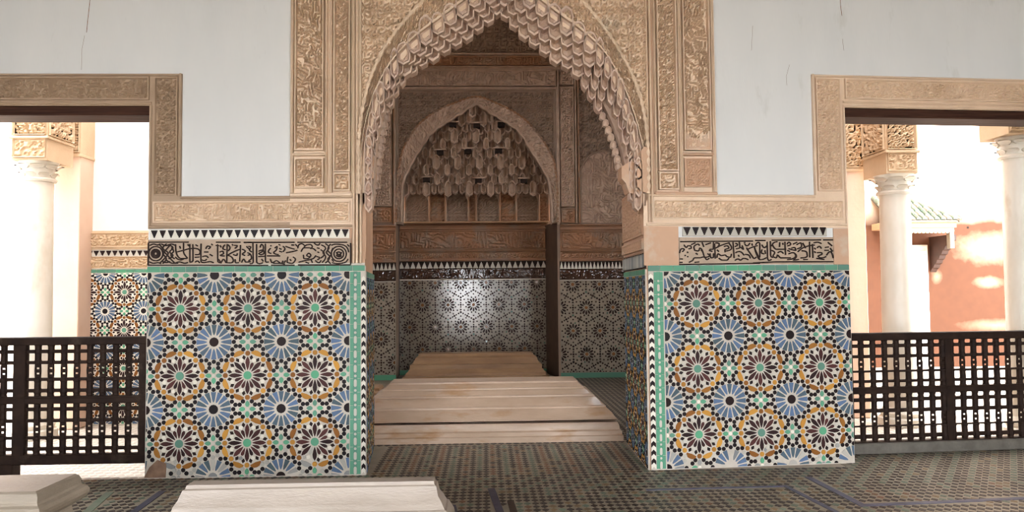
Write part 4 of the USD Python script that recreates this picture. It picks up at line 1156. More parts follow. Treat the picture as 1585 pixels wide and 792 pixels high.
def chamber_dado(label, x0, x1, Y, zt, zbrown, zcren, n, ax, az, frame_off=0.0):
    t = thing('star_mosaic_panel', label, 'tile panel', ((x0 + x1) / 2, Y, 0))
    part(t, 'bed', MB().box(x0, x1, Y - 0.012, Y - 0.0005, 0.09, zt - 0.012), 's_light')
    part(t, 'skirting', MB().box(x0, x1, Y - 0.02, Y - 0.0005, 0.0, 0.09, 0.003), 'z_green')
    for col, pls in star_pieces(0.469, ax, az, x0 + 0.015, x1 - 0.015, 0.10, zt - 0.02).items():
        mb = MB()
        for pl in pls:
            mb.prism(pl, Y - 0.012, Y - 0.0150, 0.002, tilt=0.045)
        part(t, {'s_dark': 'dark_pieces', 's_rust': 'rosette_centres', 's_green': 'green_pieces'}[col], mb, col, kind='stuff')
    part(t, 'white_fillet', MB().box(x0, x1, Y - 0.018, Y - 0.0005, zt - 0.012, zt + 0.006, 0.003), 'z_white')
    part(t, 'brown_band', relief(x0, x1, zt + 0.006, zbrown, Y - 0.012, 0.006, calligraphy, 0.012, edge=0.01, c=0.10, seed=81, back=0.004), 'brown_glaze')
    st = MB()
    part(t, 'crenel_ground', MB().box(x0, x1, Y - 0.012, Y - 0.0005, zbrown, zcren), 'ink')
    w = (x1 - x0) / n
    for k in range(n):
        xc = x0 + (k + .5) * w
        g = stepped(xc, 0, w * 0.86, (zcren - zbrown) * 0.86)
        g = shapely.affinity.scale(g, 1, -1, origin=(0, 0))
        g = shapely.affinity.translate(g, 0, zbrown + 0.002)
        st.extrude(g, Y - 0.012, Y - 0.016)
    part(t, 'merlons', st, 'z_white', kind='stuff')
    return t


import shapely.affinity
zt1, zb_1, zc_1 = zC(433, 900), zC(416, 900), zC(404, 900)
axr, azr = xC(884.5), zC(440, 880)
chamber_dado('dark star mosaic dado right of the chamber niche', xC(865), CX1 - .02, CB, zt1, zb_1, zc_1, 26, axr, azr)
chamber_dado('narrow strip of star mosaic dado left of the chamber niche', -2.6, NX0, CB, zt1, zb_1, zc_1, 15, xC(590), zC(452, 590))
chamber_dado('glinting star mosaic dado at the back of the chamber niche, behind the far tomb', xbl - 0.02, xbr + 0.02, CN, zC(432, 730, CN), zC(415, 730, CN), zC(404, 730, CN), 26, xC(654, 470, CN), zC(472, 654, CN))


def stucco_band(label, x0, x1, Y, z0, z1, seed, top):
    t = thing('stucco_band', label, 'frieze', ((x0 + x1) / 2, Y, z0))
    part(t, 'ground', MB().box(x0, x1, Y - 0.02, Y - 0.0005, z0, z1), 'rust_stucco')
    h = z1 - z0
    part(t, 'carving', relief(x0 + 0.02, x1 - 0.02, z0 + h * .32, z0 + h * .80, Y - 0.045, 0.024, calligraphy, 0.015, c=0.15, seed=seed, back=0.0), 'rust_stucco')
    part(t, 'lower_carving', relief(x0 + 0.02, x1 - 0.02, z0 + 0.03, z0 + h * .24, Y - 0.04, 0.018, arabesque, 0.016, c=0.11, seed=seed + 1, back=0.0), 'rust_stucco')
    for q in (0.02, .28, .86, .97):
        part(t, 'moulding', rail((x0, z0 + h * q), (x1, z0 + h * q), Y - 0.02, 0.035, 0.045 if q > .9 else .03), 'rust_stucco')
    return t


stucco_band('rust-stained carved band over the star mosaic right of the chamber niche', xC(866), CX1 - .02, CB, zc_1, zC(347, 900), 91, True)
stucco_band('carved band over the star mosaic left of the chamber niche', -2.6, NX0, CB, zc_1, zC(347, 900), 93, True)
stucco_band('rust-brown carved band at the back of the chamber niche, under its vault', xbl - .02, xbr + .02, CN, zC(404, 730, CN), zq0 - 0.03, 95, True)

# ------------------------------------------------------------------ tombs
def tomb(label, cx, cy, L, D, prof, mat, splits, rot=0.0, z0=0.0, gap=None):
    """A moulded prism: rings of (inset, z) round a rectangle L x D; splits name the runs of rings as parts."""
    t = thing('tomb', label, 'tomb', (0, 0, 0), frame=(cx, cy, rot))
    for name, i0, i1 in splits:
        mb, P = MB(), []
        for ins, z in prof[i0:i1 + 1]:
            a, b = L / 2 - ins, max(D / 2 - ins * min(1.0, D / 2 / (max(p[0] for p in prof) + 0.035)), 0.03)
            nx = 14
            X = np.linspace(-a, a, nx)
            ring = [(x, -b) for x in X] + [(a, y) for y in np.linspace(-b, b, 6)[1:]] + [(x, b) for x in X[::-1][1:]] + [(-a, y) for y in np.linspace(b, -b, 6)[1:-1]]
            P.append([(x + 0.004 * math.sin(9 * x + 31 * z + cx), y + 0.004 * math.sin(7 * y + 3 * x + 17 * z), z + (gap(x) if gap and name != 'base' else 0)) for x, y in ring])
        P = np.array(P)
        P = np.concatenate([P, P[:, :1]], 1)
        mb.grid(P)
        for E in (P[0], P[-1]):
            mb.add(np.vstack([E[:-1], E[:-1].mean(0)]), [(i, (i + 1) % (len(E) - 1), len(E) - 1) for i in range(len(E) - 1)])
        part(t, name, mb, mat, smooth=22)
    return t


# the large tomb under the arch
c = flo(965, 677)
x1 = at(965, 672, 1.27)[0]
x0 = -1.42
PROF2 = [(0, 0), (0, 0.055), (.012, .065), (.012, .10), (.03, .115), (.03, .150), (.045, .185), (.11, .185),
         (.05, .20), (.05, .206), (.065, .216), (.10, .262), (.152, .305), (.152, .322), (.165, .325), (.19, .342), (.21, .375), (.252, .410), (.252, .425), (.268, .428), (.29, .438), (.315, .462), (.345, .478), (.345, .492), (.36, .495), (.41, .535), (.41, .552), (.44, .556)]
tomb('large pink-veined marble tomb lying across the floor under the archway', (x0 + x1) / 2, 1.27 + 0.62, x1 - x0, 1.24, PROF2, 'marble', [('base', 0, 7), ('body', 8, 18), ('ridge', 18, 27)], gap=lambda x: 0.006 + 0.006 * (x + 1.4) / 2.8)
tb = '/World/tomb'
kx = at(718, 676, 1.27)[0]
part(tb, 'crack', MB().box(kx - .006, kx + .007, 1.255, 1.30, 0.0, 0.075, 0.002), 'ink', label='short upright crack in the base')
part(tb, 'crack', MB().box(at(690, 683, 1.27)[0], at(790, 683, 1.27)[0], 1.262, 1.30, 0.0, 0.012), 'ink', label='dark open joint along the foot of the base')
# the far tomb against the niche
xa, xb = at(623, 583, 6.75)[0], at(850, 583, 6.75)[0]
PROF1 = [(0, 0), (0, .08), (.05, .09), (.055, .13), (.10, .19), (.11, .20), (.115, .27), (.16, .29), (.20, .38), (.25, .41), (.26, .45), (.30, .46)]
tomb('small amber marble tomb at the mouth of the chamber niche', (xa + xb) / 2, 7.15, xb - xa, 0.84, PROF1, 'marble_amber', [('base', 0, 2), ('body', 2, 6), ('ridge', 6, 11)])
# the sliver of another tomb beyond the left reveal
xs = at(600, 630, 2.9)[0]
tomb('amber tomb end just showing beyond the left reveal, behind the large tomb', xs - 0.6, 3.3, 1.35, 0.8, [(a * 0.8, z * 0.75) for a, z in PROF1], 'marble_amber', [('base', 0, 2), ('body', 2, 6), ('ridge', 6, 11)])
# the front tomb
zr = 0.47
pl_, pr_ = flo(303, 741, zr), flo(672, 740, zr)
PROF3 = [(0, 0), (0, .09), (.02, .10), (.02, .15), (.035, .165), (.05, .23), (.075, .245), (.08, .27), (.105, .325), (.115, .33), (.125, .352), (.13, .365), (.15, .395), (.165, .445), (.175, .452), (.18, .47)]
tomb('pale cream marble tomb in the foreground before the tiled dado', (pl_[0] + pr_[0]) / 2, (pl_[1] + pr_[1]) / 2 - 0.05, (pr_[0] - pl_[0]) + 0.36, 0.46, PROF3, 'marble_pale', [('base', 0, 4), ('body', 4, 9), ('ridge', 9, 15)])
# the left tomb
zr = 0.52
pr_ = flo(120, 731, zr)
PROF4 = [(0.06, 0), (0.06, .10), (.045, .11), (.045, .16), (.06, .17), (.06, .22), (.045, .235), (.05, .30), (.065, .31), (.07, .355), (.035, .375), (.012, .392), (0.0, .412), (.0, .428), (.010, .445), (.026, .455), (.034, .468), (.036, .49), (.045, .510), (.06, .52)]
tomb('grey weathered tomb at the left edge with a rounded overhanging slab', pr_[0] - 0.75, pr_[1] - 0.22, 1.62, 0.50, PROF4, 'marble_grey', [('base', 0, 5), ('body', 5, 9), ('slab', 9, 19)])

# ------------------------------------------------------------------ turned-wood balustrades
def balustrade(label, frame, y, cols, stiles, x0, x1, rows, rails, zfoot, feet):
    """cols: x of the openings; rows: (z centre, height) of the openings; rails: (name, z0, z1)."""
    t = thing('balustrade', label, 'balustrade', ((x0 + x1) / 2, y, 0), frame=frame)
    for name, z0, z1, d in rails:
        part(t, name, MB().box(x0, x1, y - d / 2, y + d / 2, z0, z1, 0.006), 'wood')
        if name == 'mid_rail':
            part(t, 'ledge', MB().box(x0, x1, y - d / 2 - 0.012, y, z1 - 0.012, z1 + 0.004, 0.003), 'wood')
    for a, b in stiles:
        part(t, 'stile', MB().box(a, b, y - 0.032, y + 0.032, zfoot, rails[0][2] - 0.01, 0.005), 'wood')
    for a, b in feet:
        part(t, 'foot', MB().box(a, b, y - 0.06, y + 0.06, 0.0, zfoot + 0.01, 0.006), 'wood')
    groups = [rows[:5], rows[5:]]
    segs = []
    c = sorted(cols)
    gaps = [(p + q) / 2 for p, q in zip(c[:-1], c[1:]) if q - p < 0.15]
    edges = []
    for p in c:
        for q in (p - 0.0545, p + 0.0545):
            if all(abs(q - g) > 0.03 for g in gaps + edges):
                edges.append(q)
    for gz in groups:
        ztop, zbot = gz[0][0] + gz[0][1] / 2, gz[4][0] - gz[4][1] / 2
        big = gz[2]
        for g in gaps + edges:
            mb = MB()
            for (za, zb2), flip in (((big[0] + big[1] / 2, ztop + 0.02), 1), ((zbot - 0.02, big[0] - big[1] / 2), -1)):
                prof = [(0.0, za)]
                for q in np.linspace(0, 1, 15):
                    z = za + (zb2 - za) * q
                    inopen = any(abs(z - r[0]) < r[1] / 2 for r in gz)
                    prof.append((0.0255 if inopen else 0.030, z))
                prof.append((0.0, zb2))
                mb.lathe(prof, g, y, 8)
            for sx in (-1, 1):                     # the open bobbin at mid height
                zz = np.linspace(big[0] - big[1] / 2 - .004, big[0] + big[1] / 2 + .004, 7)
                q = (zz - big[0]) / (big[1] / 2)
                mb.tube(np.c_[g + sx * (0.0172 + 0.003 * (1 - np.abs(q))), np.full(7, y), zz], 0.0092, 6)
            for q in (-0.75, 0.0, 0.75):
                mb.box(g - .018, g + .018, y - .011, y + .011, big[0] + big[1] / 2 * q - (.014 if q == 0 else .013), big[0] + big[1] / 2 * q + (.014 if q == 0 else .013), 0.003)
            part(t, 'spindle', mb, 'wood')
        for r0, r1 in zip(gz[:-1], gz[1:]):
            za, zb2 = r1[0] + r1[1] / 2, r0[0] - r0[1] / 2
            runs, cur = [], [c[0]]
            for p, q in zip(c[:-1], c[1:]):
                if q - p > 0.15:
                    runs.append(cur)
                    cur = []
                cur.append(q)
            runs.append(cur)
            for run in runs:
                part(t, 'crossbar', MB().box(run[0] - 0.055, run[-1] + 0.055, y - 0.014, y + 0.014, za, zb2, 0.004), 'wood')
    return t


YL = 0.10
zl = lambda py: at(130, py, YL)[2]
xl = lambda px: at(px, 610, YL)[0]
pitch = (xl(209) - xl(48)) / 8
colsL = [xl(48) + pitch * k for k in range(9)]
colsL += [xl(15.5) - pitch * k for k in range(9)]
rowsL = [(zl(a), h * 0.00553) for a, h in ((537.5, 5.5), (551.6, 11.5), (573, 20.5), (594.5, 12), (608.5, 5), (626.5, 5.5), (641, 12), (663, 21), (684.5, 12), (698, 4.5))]
last = colsL[9 + 8] - 0.055
balustrade('dark turned-wood balustrade across the left opening, behind the grey tomb', W, YL, colsL, [(xl(22.5), xl(41.5)), (xl(217), XWL + 0.0), (last - 0.12, last)], last - 0.12, XWL - 0.002,
           rowsL, [('top_rail', zl(533), zl(521), 0.085), ('mid_rail', zl(623.5), zl(612.5), 0.06), ('bottom_rail', zl(717), zl(701.5), 0.07)], zl(717), [(xl(5), xl(28)), (last - .12, last)])
YR = 0.36
zrr = lambda py: atr(1440, py, YR)[1]
ur = lambda px: atr(px, 610, YR)[0]
pitch = (ur(1452) - ur(1325)) / 7
colsR = [ur(1325) + pitch * k for k in range(8)] + [ur(1482.3) + pitch * k for k in range(8)]
rowsR = [(zrr(a), h * 0.0059) for a, h in ((528.5, 5), (541.7, 11.5), (561.5, 19.5), (580, 12), (592.3, 5), (611, 5), (624.5, 11.5), (645.5, 20), (663.5, 12), (677.5, 4.5))]
lastR = colsR[-1] + 0.055
balustrade('dark turned-wood balustrade across the right opening, standing on a low plinth', R, YR, colsR, [(ur(1462), ur(1473)), (UWR - 0.0, ur(1319)), (lastR, lastR + 0.12)], UWR + 0.002, lastR + 0.12,
           rowsR, [('top_rail', zrr(525), zrr(513.5), 0.085), ('mid_rail', zrr(606.5), zrr(597), 0.06), ('bottom_rail', 0.10, zrr(681.5), 0.07)], 0.10, [])
plt_ = thing('plinth', 'low grey masonry plinth under the right balustrade', 'plinth', (UWR + 1.2, YR, 0), frame=R)
part(plt_, 'block', MB().box(UWR, lastR + .12, YR - 0.07, YR + 0.10, 0, 0.10, 0.008), 'plinth')

# ------------------------------------------------------------------ the courts outside
def column(label, x, y, rad, zcap0, zcap1, imp, depth, frame=W):
    """A marble column with a leafy capital under a carved stucco impost block; imp: half width of the block."""
    t = thing('court_column', label, 'column', (x, y, 0), kind='thing')
    part(t, 'base', MB().lathe([(0, 0), (rad * 1.5, 0), (rad * 1.5, .08), (rad * 1.25, .10), (rad * 1.35, .14), (rad * 1.08, .20), (0, .20)], x, y, 28), 'column', smooth=40)
    part(t, 'shaft', MB().lathe([(0, .2), (rad * 1.03, .2), (rad * 1.03, 1.0), (rad * 0.96, zcap0 - 0.02), (0, zcap0 - 0.02)], x, y, 32), 'column', smooth=40)
    part(t, 'astragal', MB().lathe([(0, zcap0 - .05), (rad * 1.12, zcap0 - .045), (rad * 1.17, zcap0 - .025), (rad * 1.12, zcap0 - 0.005), (rad * 0.95, zcap0)], x, y, 28), 'column', smooth=40)
    hc = zcap1 - zcap0
    cap_ = part(t, 'capital', MB().lathe([(0, zcap0), (rad * 0.98, zcap0), (rad * 1.0, zcap0 + hc * .4), (rad * 1.12, zcap0 + hc * .75), (rad * 1.3, zcap1), (0, zcap1)], x, y, 28), 'column', smooth=40)
    for row, (zz, r0, n, s) in enumerate(((zcap0 + hc * .30, rad * 1.0, 8, 1.0), (zcap0 + hc * .80, rad * 1.16, 8, 1.25))):
        for k in range(n):
            a = 2 * PI * (k + 0.5 * row) / n
            w = rad * 0.36 * s
            P = []
            for q in np.linspace(0, 1, 6):
                ro = r0 + rad * 0.34 * s * q ** 2.2
                z = zz - hc * .26 + hc * .30 * q - (hc * .06 if q == 1 else 0)
                ww = w * math.sin(PI * (0.18 + 0.62 * q)) * (1 if q < 1 else .6)
                P.append([(x + ro * math.cos(a) - u * ww * math.sin(a), y + ro * math.sin(a) + u * ww * math.cos(a), z) for u in (-1, -.4, .4, 1)])
            P = np.array(P)
            back = P.copy()
            cen = np.array([x, y, 0])
            back[..., :2] = cen[:2] + (P[..., :2] - cen[:2]) * 0.88
            mb = MB().grid(P).grid(back)
            for E, E2 in ((P[-1], back[-1]), (P[:, 0], back[:, 0]), (P[:, -1], back[:, -1])):
                mb.grid(np.stack([E, E2], 0))
            part(cap_, 'leaf', mb, 'column')
    h = imp
    ib = thing('impost_block', label.replace('column', 'carved block on the column'), 'impost', (x, y, zcap1))
    part(ib, 'block', MB().box(x - h, x + h, y - h, y - h + depth, zcap1, 4.6), 'court_stucco')
    z1 = zcap1 + 0.24
    part(ib, 'front_carving', relief(x - h + .015, x + h - .015, z1 + 0.03, 4.55, y - h - 0.026, 0.026, arabesque, 0.013, c=h / 2.02, seed=101, back=0), 'court_stucco')
    part(ib, 'front_carving', relief(x - h + .015, x + h - .015, zcap1 + 0.03, z1 - 0.01, y - h - 0.024, 0.022, arabesque, 0.013, c=h / 1.01, seed=103, back=0), 'court_stucco')
    part(ib, 'moulding', MB().box(x - h - .02, x + h + .02, y - h - .03, y - h + depth, z1 - .012, z1 + .012, .004), 'court_stucco')
    for sx in (-1, 1):
        rr_ = relief(0.02, depth - 0.02, z1 + .03, 4.55, 0, 0.024, arabesque, 0.016, c=depth / 3.02, seed=105, back=0)
        v, f = rr_.get()
        v = np.c_[x + sx * (h + 0.024) - sx * v[:, 1] * 1.0, y - h + v[:, 0], v[:, 2]]
        part(ib, 'side_carving', (v, f), 'court_stucco')
    return t


def zz(px, py, Y):
    return at(px, py, Y)[2]


CY = 2.0
xcol = at(58, 400, CY)[0]
column('sunlit marble column seen through the left opening', xcol, CY, 0.150, zz(58, 276, CY), zz(58, 252, CY), 0.185, 0.52)
xcr = at(1387.5, 400, CY)[0]
column('bright marble column seen through the middle of the right opening', xcr, CY, 0.165, zz(1387, 296, CY), zz(1387, 272, CY), 0.175, 0.52)
CY3 = 1.25
xc2 = at(1580, 400, CY3)[0]
column('partly hidden marble column at the far right of the right opening', xc2, CY3, 0.151, zz(1578, 240, CY3), zz(1578, 214, CY3), 0.25, 0.46)

PY = 2.45


def pilaster(label, px0, px1, pcap, wmat, depth):
    x0, x1 = at(px0, 400, PY)[0], at(px1, 400, PY)[0]
    t = thing('court_pilaster', label, 'pilaster', ((x0 + x1) / 2, PY, 0), kind='thing')
    zc = zz((px0 + px1) / 2, pcap, PY)
    part(t, 'shaft', MB().box(x0, x1, PY, PY + depth, 0, zc, 0.008), wmat)
    part(t, 'cap', MB().box(x0 - .01, x1 + .01, PY - .01, PY + depth, zc, 4.6, 0.006), 'court_stucco')
    part(t, 'carving', relief(x0 + .01, x1 - .01, zc + .03, 4.5, PY - 0.036, 0.026, arabesque, 0.014, c=(x1 - x0) / 3.03, seed=111, back=0), 'court_stucco')
    part(t, 'moulding', MB().box(x0 - .015, x1 + .015, PY - .03, PY + depth, zc - .02, zc + .012, 0.005), 'court_stucco')


pilaster('pale pink pilaster with a carved cap behind the left column', 82, 122, 240, 'court_pink', 0.35)
pilaster('salmon pilaster with a carved cap at the near edge of the right opening', 1280, 1342, 263, 'court_pink', 0.35)
cw = thing('wall_court_left', 'sunlit white court wall with a tiled dado seen through the left opening', 'wall', (-4, 2.75, 0), kind='structure')
WY = 2.75
xa, xb = at(100, 400, WY)[0], CX0 - 0.31
part(cw, 'plaster', MB().box(xa, xb, WY, WY + 0.4, 0, 5.2), 'court_white')
zz2 = lambda py: at(180, py, WY)[2]
x0 = at(134.5, 450, WY)[0]
td = thing('tile_panel', 'sunlit zellige dado on the court wall beyond the left balustrade', 'tile panel', ((x0 + xb) / 2, WY, 0))
part(td, 'bed', MB().box(x0, xb, WY - .012, WY - .0005, 0, zz2(421)), 'z_white')
s_ = 9.32 / F
tile_panel(td, [(n_, c_, p_ + np.array([0, 0])) for n_, c_, p_ in []], WY - .012)
off = zellige(57.5 * s_, at(193.5, 452, WY)[0], zz2(452), x0 + .01, xb, 0.01, zz2(423))
stuff = {}
for n_, c_, p_ in off:
    stuff.setdefault((n_, c_), MB()).prism(p_, WY - .012, WY - .016, .001)
for (n_, c_), mb in stuff.items():
    part(td, n_ + 's', mb, c_, kind='stuff')
green_course(td, x0, xb, zz2(422), zz2(417), WY - .012)
ic = thing('inscription_panel', 'carved script band and crenels over the sunlit court dado', 'inscription', ((x0 + xb) / 2, WY, zz2(410)))
part(ic, 'carving', relief(x0, xb, zz2(415), zz2(397), WY - .03, 0.022, calligraphy, 0.011, c=0.075, seed=121), 'court_stucco')
st = MB()
part(ic, 'crenel_ground', MB().box(x0, xb, WY - .012, WY - .0005, zz2(397), zz2(387)), 'z_white')
w = 9.3 * s_
for k in range(int((xb - x0) / w)):
    st.extrude(stepped(x0 + (k + .5) * w, zz2(388), w * .8, zz2(388) - zz2(395.5)), WY - .012, WY - .016)
part(ic, 'merlons', st, 'z_black', kind='stuff')
sb_ = thing('stucco_band', 'carved stucco band on the sunlit white court wall, above its crenels', 'frieze', ((x0 + xb) / 2, WY, zz2(383)))
part(sb_, 'carving', relief(x0, xb, zz2(382), zz2(361), WY - .04, 0.022, arabesque, 0.012, c=0.11, seed=123), 'court_stucco')
part(sb_, 'ground', MB().box(x0 - .02, xb, WY - .02, WY - .0005, zz2(386), zz2(357)), 'court_stucco')

# far court walls
fwl = thing('wall_court_far', 'blazing pale far wall of the left court', 'wall', (-12, 11, 0), kind='structure')
part(fwl, 'plaster', MB().box(-22, -5.0, 11, 11.5, 0, 9), 'court_pink')
FY = 8.2
fwr = thing('wall_court_right', 'far court wall of salmon plaster, its sunlit top and light patches painted into the colour', 'wall', (9, FY, 0), kind='structure')
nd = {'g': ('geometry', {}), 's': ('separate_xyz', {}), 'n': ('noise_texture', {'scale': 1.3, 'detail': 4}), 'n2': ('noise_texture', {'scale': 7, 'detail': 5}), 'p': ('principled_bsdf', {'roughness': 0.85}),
      'h': ('math', {'math_type': 'multiply_add', 'value2': 0.5}), 'r': ('map_range', {'from_min': zz(1540, 336, FY) + .25 - .14, 'from_max': zz(1540, 322, FY) + .25 + .06}),  # height ramp paints the sunlit upper zone into the wall colour
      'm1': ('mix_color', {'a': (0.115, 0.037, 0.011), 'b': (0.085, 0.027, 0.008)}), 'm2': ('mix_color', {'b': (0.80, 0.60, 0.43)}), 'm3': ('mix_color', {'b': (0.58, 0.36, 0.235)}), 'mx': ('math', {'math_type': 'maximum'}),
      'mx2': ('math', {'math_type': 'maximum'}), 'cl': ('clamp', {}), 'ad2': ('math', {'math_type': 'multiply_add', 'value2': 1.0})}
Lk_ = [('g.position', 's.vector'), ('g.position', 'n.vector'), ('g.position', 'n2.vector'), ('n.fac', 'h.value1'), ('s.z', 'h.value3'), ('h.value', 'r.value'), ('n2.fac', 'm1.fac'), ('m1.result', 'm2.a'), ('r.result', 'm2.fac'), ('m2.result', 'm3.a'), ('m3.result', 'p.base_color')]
for i, (px, py, rx, ry) in enumerate(((1540, 384, 62, 24), (1531, 437, 23, 9), (1450, 428, 8, 10), (1540, 503, 50, 9))):  # soft patches of sunlight painted into the salmon colour
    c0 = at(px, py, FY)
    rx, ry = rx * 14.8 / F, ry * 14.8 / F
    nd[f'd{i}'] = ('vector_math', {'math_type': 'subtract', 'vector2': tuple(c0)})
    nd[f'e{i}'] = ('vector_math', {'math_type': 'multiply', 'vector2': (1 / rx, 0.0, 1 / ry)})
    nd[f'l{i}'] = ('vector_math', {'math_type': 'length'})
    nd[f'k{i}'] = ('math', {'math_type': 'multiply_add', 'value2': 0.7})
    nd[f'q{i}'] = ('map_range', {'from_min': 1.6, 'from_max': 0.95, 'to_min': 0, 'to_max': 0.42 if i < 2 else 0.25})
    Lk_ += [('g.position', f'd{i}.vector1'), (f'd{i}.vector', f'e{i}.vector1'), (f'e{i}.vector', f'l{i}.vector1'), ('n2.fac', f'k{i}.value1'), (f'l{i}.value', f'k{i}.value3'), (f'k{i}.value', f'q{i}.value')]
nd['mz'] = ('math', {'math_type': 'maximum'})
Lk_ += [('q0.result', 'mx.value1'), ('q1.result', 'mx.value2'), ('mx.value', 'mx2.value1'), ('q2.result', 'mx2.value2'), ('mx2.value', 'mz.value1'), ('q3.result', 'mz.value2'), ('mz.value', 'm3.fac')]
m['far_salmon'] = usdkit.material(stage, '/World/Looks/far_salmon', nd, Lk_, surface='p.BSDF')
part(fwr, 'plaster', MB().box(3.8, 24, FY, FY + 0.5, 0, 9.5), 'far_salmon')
# putlog holes
for px, py in ((1498, 352), (1557, 352)):
    h0 = at(px, py, FY)
    part(fwr, 'putlog_hole', MB().lathe([(0, FY - .004), (.02, FY - .004), (.02, FY)], 0, 0, 8) if False else MB().box(h0[0] - .018, h0[0] + .018, FY - .004, FY + .001, h0[2] - .018, h0[2] + .018), 'ink')

# the little tiled canopy and its door
EY = FY - 0.75
ca = thing('door_canopy', 'small green-tiled canopy over the court door beyond the right opening', 'canopy', (at(1440, 345, EY)[0], FY, zz(1440, 345, EY)))
e0, e1 = at(1380, 341, EY)[0], at(1487, 341, EY)[0]
zE = zz(1440, 341, EY)
top = at(1400, 306, FY)
zT = top[2]
xh = top[0]
slope = lambda x, q: (x, EY + (FY - EY) * q, zE + (zT - zE) * q)
pw = 0.115
nb = int((e1 - e0) / pw)
for i in range(nb + 1):
    xx = e0 + (i + 0.5) * pw
    qmax = min(1.0, max(0.12, (e1 - xx) / (e1 - xh)))
    for kq in range(6):
        qa, qb = kq / 6, (kq + 1.15) / 6
        if qa > qmax - 0.02:
            break
        qb = min(qb, qmax)
        P = []
        for q, lift in ((qa, 0.02), (qb, 0.0)):
            c0 = np.array(slope(xx, q))
            P.append([c0 + np.array([pw * .44 * math.cos(a), 0, pw * .44 * math.sin(a) + lift]) for a in np.linspace(PI, 0, 6)])
        P = np.array(P)
        mb = MB().grid(P)
        mb.add(P[0], [(0, i_, i_ + 1) for i_ in range(1, 5)])
        part(ca, 'roof_tile', mb, 'roof_green' if (i + kq) % 3 else 'roof_pale')
bd = MB()
tri = [slope(e0, 0), slope(e1, 0), slope(xh, 1), slope(e0, 1)]
bd.add([(*p[:2], p[2] - .03) for p in tri] + [(*p[:2], p[2] + .0) for p in tri], [(0, 1, 2), (0, 2, 3), (4, 5, 6), (4, 6, 7), (0, 1, 5), (0, 5, 4), (1, 2, 6), (1, 6, 5), (2, 3, 7), (2, 7, 6)])
side = [slope(e1, 0), (e1, FY, zE), slope(xh, 1)]
bd.add(side, [(0, 1, 2)])
part(ca, 'roof_bed', bd, 'roof_pale')
part(ca, 'hip_ridge', MB().tube([slope(e1, 0), slope((e1 + xh) / 2, .5), slope(xh, 1)], 0.05, 8), 'roof_pale')
zc2 = zz(1440, 352, EY)
part(ca, 'cornice', MB().box(e0, e1 - .06, EY + .03, FY, zc2, zE - .005, .006), 'ochre')
st = MB()
zv = zz(1440, 362, EY)
x = e0
valance = sbox(e0, zv + .05, e1 - .09, zc2)
from shapely import union_all
sc = [shapely.Point(q, zv + .05).buffer(.032) for q in np.arange(e0 + .03, e1 - .11, .075)]
part(ca, 'valance', MB().extrude(union_all([valance] + sc), EY + .06, EY + .09), 'court_stucco')
bx0, bx1 = at(1443, 380, EY + .1)[0], at(1475, 380, EY + .1)[0]
bz0, bz1 = zz(1445, 421, FY - .1), zz(1475, 363, EY + .1)
pr = [(FY, bz0), (FY, bz1), (EY + .08, bz1)]
steps = 7
for k in range(steps):
    q = k / steps
    pr += [(EY + .08 + (FY - EY - .1) * q, bz1 - .10 - (bz1 - .1 - bz0) * q), (EY + .08 + (FY - EY - .1) * (q + .6 / steps), bz1 - .10 - (bz1 - .1 - bz0) * q - .02)]
g = Polygon(pr).buffer(0)
tt = MB().extrude(g, 0, 0.12)
v, f = tt.get()
for bx in (at(1478, 390, EY + .1)[0] - 0.1,):
    part(ca, 'bracket', (np.c_[bx + v[:, 1], v[:, 0], v[:, 2]], f), 'bracket')
part(ca, 'bracket_post', MB().box(at(1473, 370, EY)[0], at(1480, 370, EY)[0], EY + .05, EY + .16, zz(1476, 384, EY), zv + .05, .004), 'roof_pale')
dp = thing('door_surround', 'white carved stucco door surround under the green canopy', 'door surround', (at(1420, 450, FY)[0], FY, 0))
d0, d1 = at(1385, 450, FY)[0], at(1436, 450, FY)[0]
zd = zz(1420, 379, FY)
part(dp, 'ground', MB().box(d0, d1, FY - .05, FY - .0005, 0, zd, .006), 'court_white')
part(dp, 'carving', relief(at(1416, 450, FY)[0], d1 - .03, 1.35, zd - .22, FY - .075, .022, arabesque, .016, c=.14, seed=131, back=0), 'court_white')
part(dp, 'carving', relief(d0 + .03, d1 - .03, zd - .19, zd - .03, FY - .075, .022, calligraphy, .016, c=.12, seed=132, back=0), 'court_white')
part(dp, 'moulding', rail((at(1418, 450, FY)[0], 0), (at(1418, 450, FY)[0], zd - .2), FY - .05, .04, .05), 'court_white')
part(dp, 'leaf_panel', MB().box(d0 + .05, at(1414, 450, FY)[0], FY - .06, FY - .02, 0, zd - .24, .004), 'court_pink')
part(dp, 'plinth', MB().box(d0, d1 - .12, FY - .09, FY - .04, 0, .9, .006), 'court_white')

# ------------------------------------------------------------------ floor mosaic
strips = []


def fpoly(pix, w, mat):
    p = np.array([flo(*q)[:2] for q in pix])
    g = LineString(p).buffer(w / 2, cap_style='flat', join_style='mitre')
    strips.append(g)
    t = trimesh.creation.extrude_polygon(g, 0.004, engine='earcut')
    part(fl, 'border_strip', (np.array(t.vertices), t.faces), mat)


fpoly([(760, 756), (776, 798)], 0.055, 'f_blue')
fpoly([(790, 776), (797, 798)], 0.05, 'f_dark')
fpoly([(700, 782), (704, 798)], 0.05, 'f_blue')
fpoly([(1000, 758), (1215, 752), (1306, 798)], 0.04, 'f_blue')
fpoly([(1250, 738), (1335, 782), (1610, 770)], 0.055, 'f_blue')
fpoly([(252, 760), (196, 800)], 0.055, 'f_blue')
fpoly([(170, 762), (128, 798)], 0.06, 'f_green')
allstrips = shapely.union_all(strips).buffer(0.012)


def visible(x, y):
    d = np.array([x, y, 0.0]) - CAM
    z = d @ _fw
    px, py = 792.5 + F * (d @ _r) / z, 396 - F * (d @ _u) / z
    return px, py


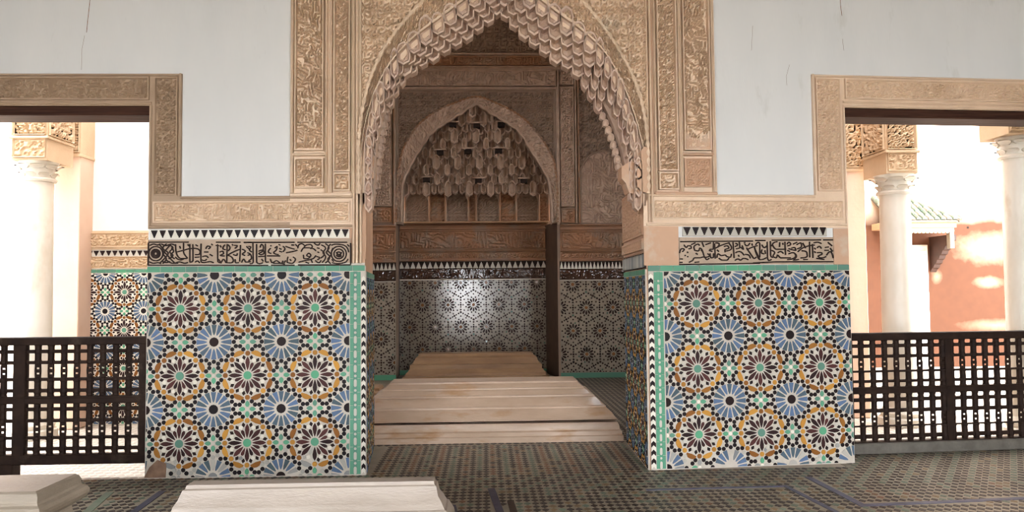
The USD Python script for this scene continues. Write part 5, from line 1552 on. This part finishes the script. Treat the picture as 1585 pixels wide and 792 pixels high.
AX, AY = 0.058, 0.084
loz = []
for i in range(-75, 90):
    for j in range(-34, 16):
        cx, cy = i * AX, (j + 0.5) * AY
        if not -20 < visible(cx, cy)[0] < 1610 or visible(cx, cy)[1] > 800:
            continue
        if cy > 0 and not (XL + .03 < cx < XR - .03 or (cx > 3.1 and cy < 0.6)):
            continue
        if cy > JD:
            continue
        if cy < 0 and shapely.contains_xy(allstrips, cx, cy):
            continue
        passage = cy > -0.05 and cx < 2
        v = math.sin(i * 1.7) + 0.6 * math.sin(j * 0.9 + i * .23) + 0.8 * (rng.random() - .5)
        if passage:
            col = ('f_dark', 'f_rust', 'f_dark', 'f_green')[i % 4] if rng.random() < .8 else 'f_dark'
        elif -0.62 < cy:
            col = 'f_dark' if (i + j * 2) % 3 else 'f_green'
        else:
            col = 'f_dark' if v < .75 else ('f_green' if v < 1.2 else ('f_rust' if i % 2 else 'f_ochre'))
        if rng.random() < 0.05:
            col = 'f_ochre'
        k = rng.uniform(.88, 1.02)
        loz.append((visible(cx, cy)[1], [(cx - AX * .5 * k, cy), (cx, cy - AY * .47 * k), (cx + AX * .5 * k, cy), (cx, cy + AY * .47 * k)], col))
loz.sort(key=lambda q: -q[0])


def flat(mb, pl, z):
    n = len(pl)
    c = np.mean(pl, 0)
    q = c + (np.array(pl) - c) * 0.96
    v = np.r_[np.c_[np.array(pl), np.full(n, 0.0)], np.c_[q, np.full(n, z)]]
    f = [(n, n + i, n + i + 1) for i in range(1, n - 1)]
    for i in range(n):
        k = (i + 1) % n
        f += [(i, k, n + k), (i, n + k, n + i)]
    return mb.add(v, f)


rest = {}
for q, (py, pl, col) in enumerate(loz):
    if q < 290:
        part(fl, 'lozenge_tile', flat(MB(), pl, 0.0022), col)
    else:
        flat(rest.setdefault(col, MB()), pl, 0.0022)
for col, mb in rest.items():
    part(fl, 'lozenge_mosaic', mb, col, kind='stuff')
# chamber floor rows and the court paving next to the openings
cf = MB()
for i in range(-20, 46):
    for j in range(0, 52):
        cx, cy = i * 0.075, JD + 0.05 + j * 0.112
        px = visible(cx, cy)[0]
        if 570 < px < 985:
            flat(cf, [(cx - .036, cy), (cx, cy - .052), (cx + .036, cy), (cx, cy + .052)], 0.0022)
part(fl, 'chamber_mosaic', cf, 'f_dark', kind='stuff')
cf = MB()
for x0_, x1_ in ((-7.0, -2.75), (3.15, 8.0)):
    for i in range(int((x1_ - x0_) / .075)):
        for j in range(0, 26):
            cx, cy = x0_ + (i + .5) * .075, 0.05 + j * 0.10
            if x0_ > 0 and cy < 0.8:
                continue
            flat(cf, [(cx - .036, cy), (cx, cy - .047), (cx + .036, cy), (cx, cy + .047)], 0.002)
v, f = cf.get()
v[:, 2] -= 0.004
part(ct, 'paving_mosaic', (v, f), 'f_court', kind='stuff')
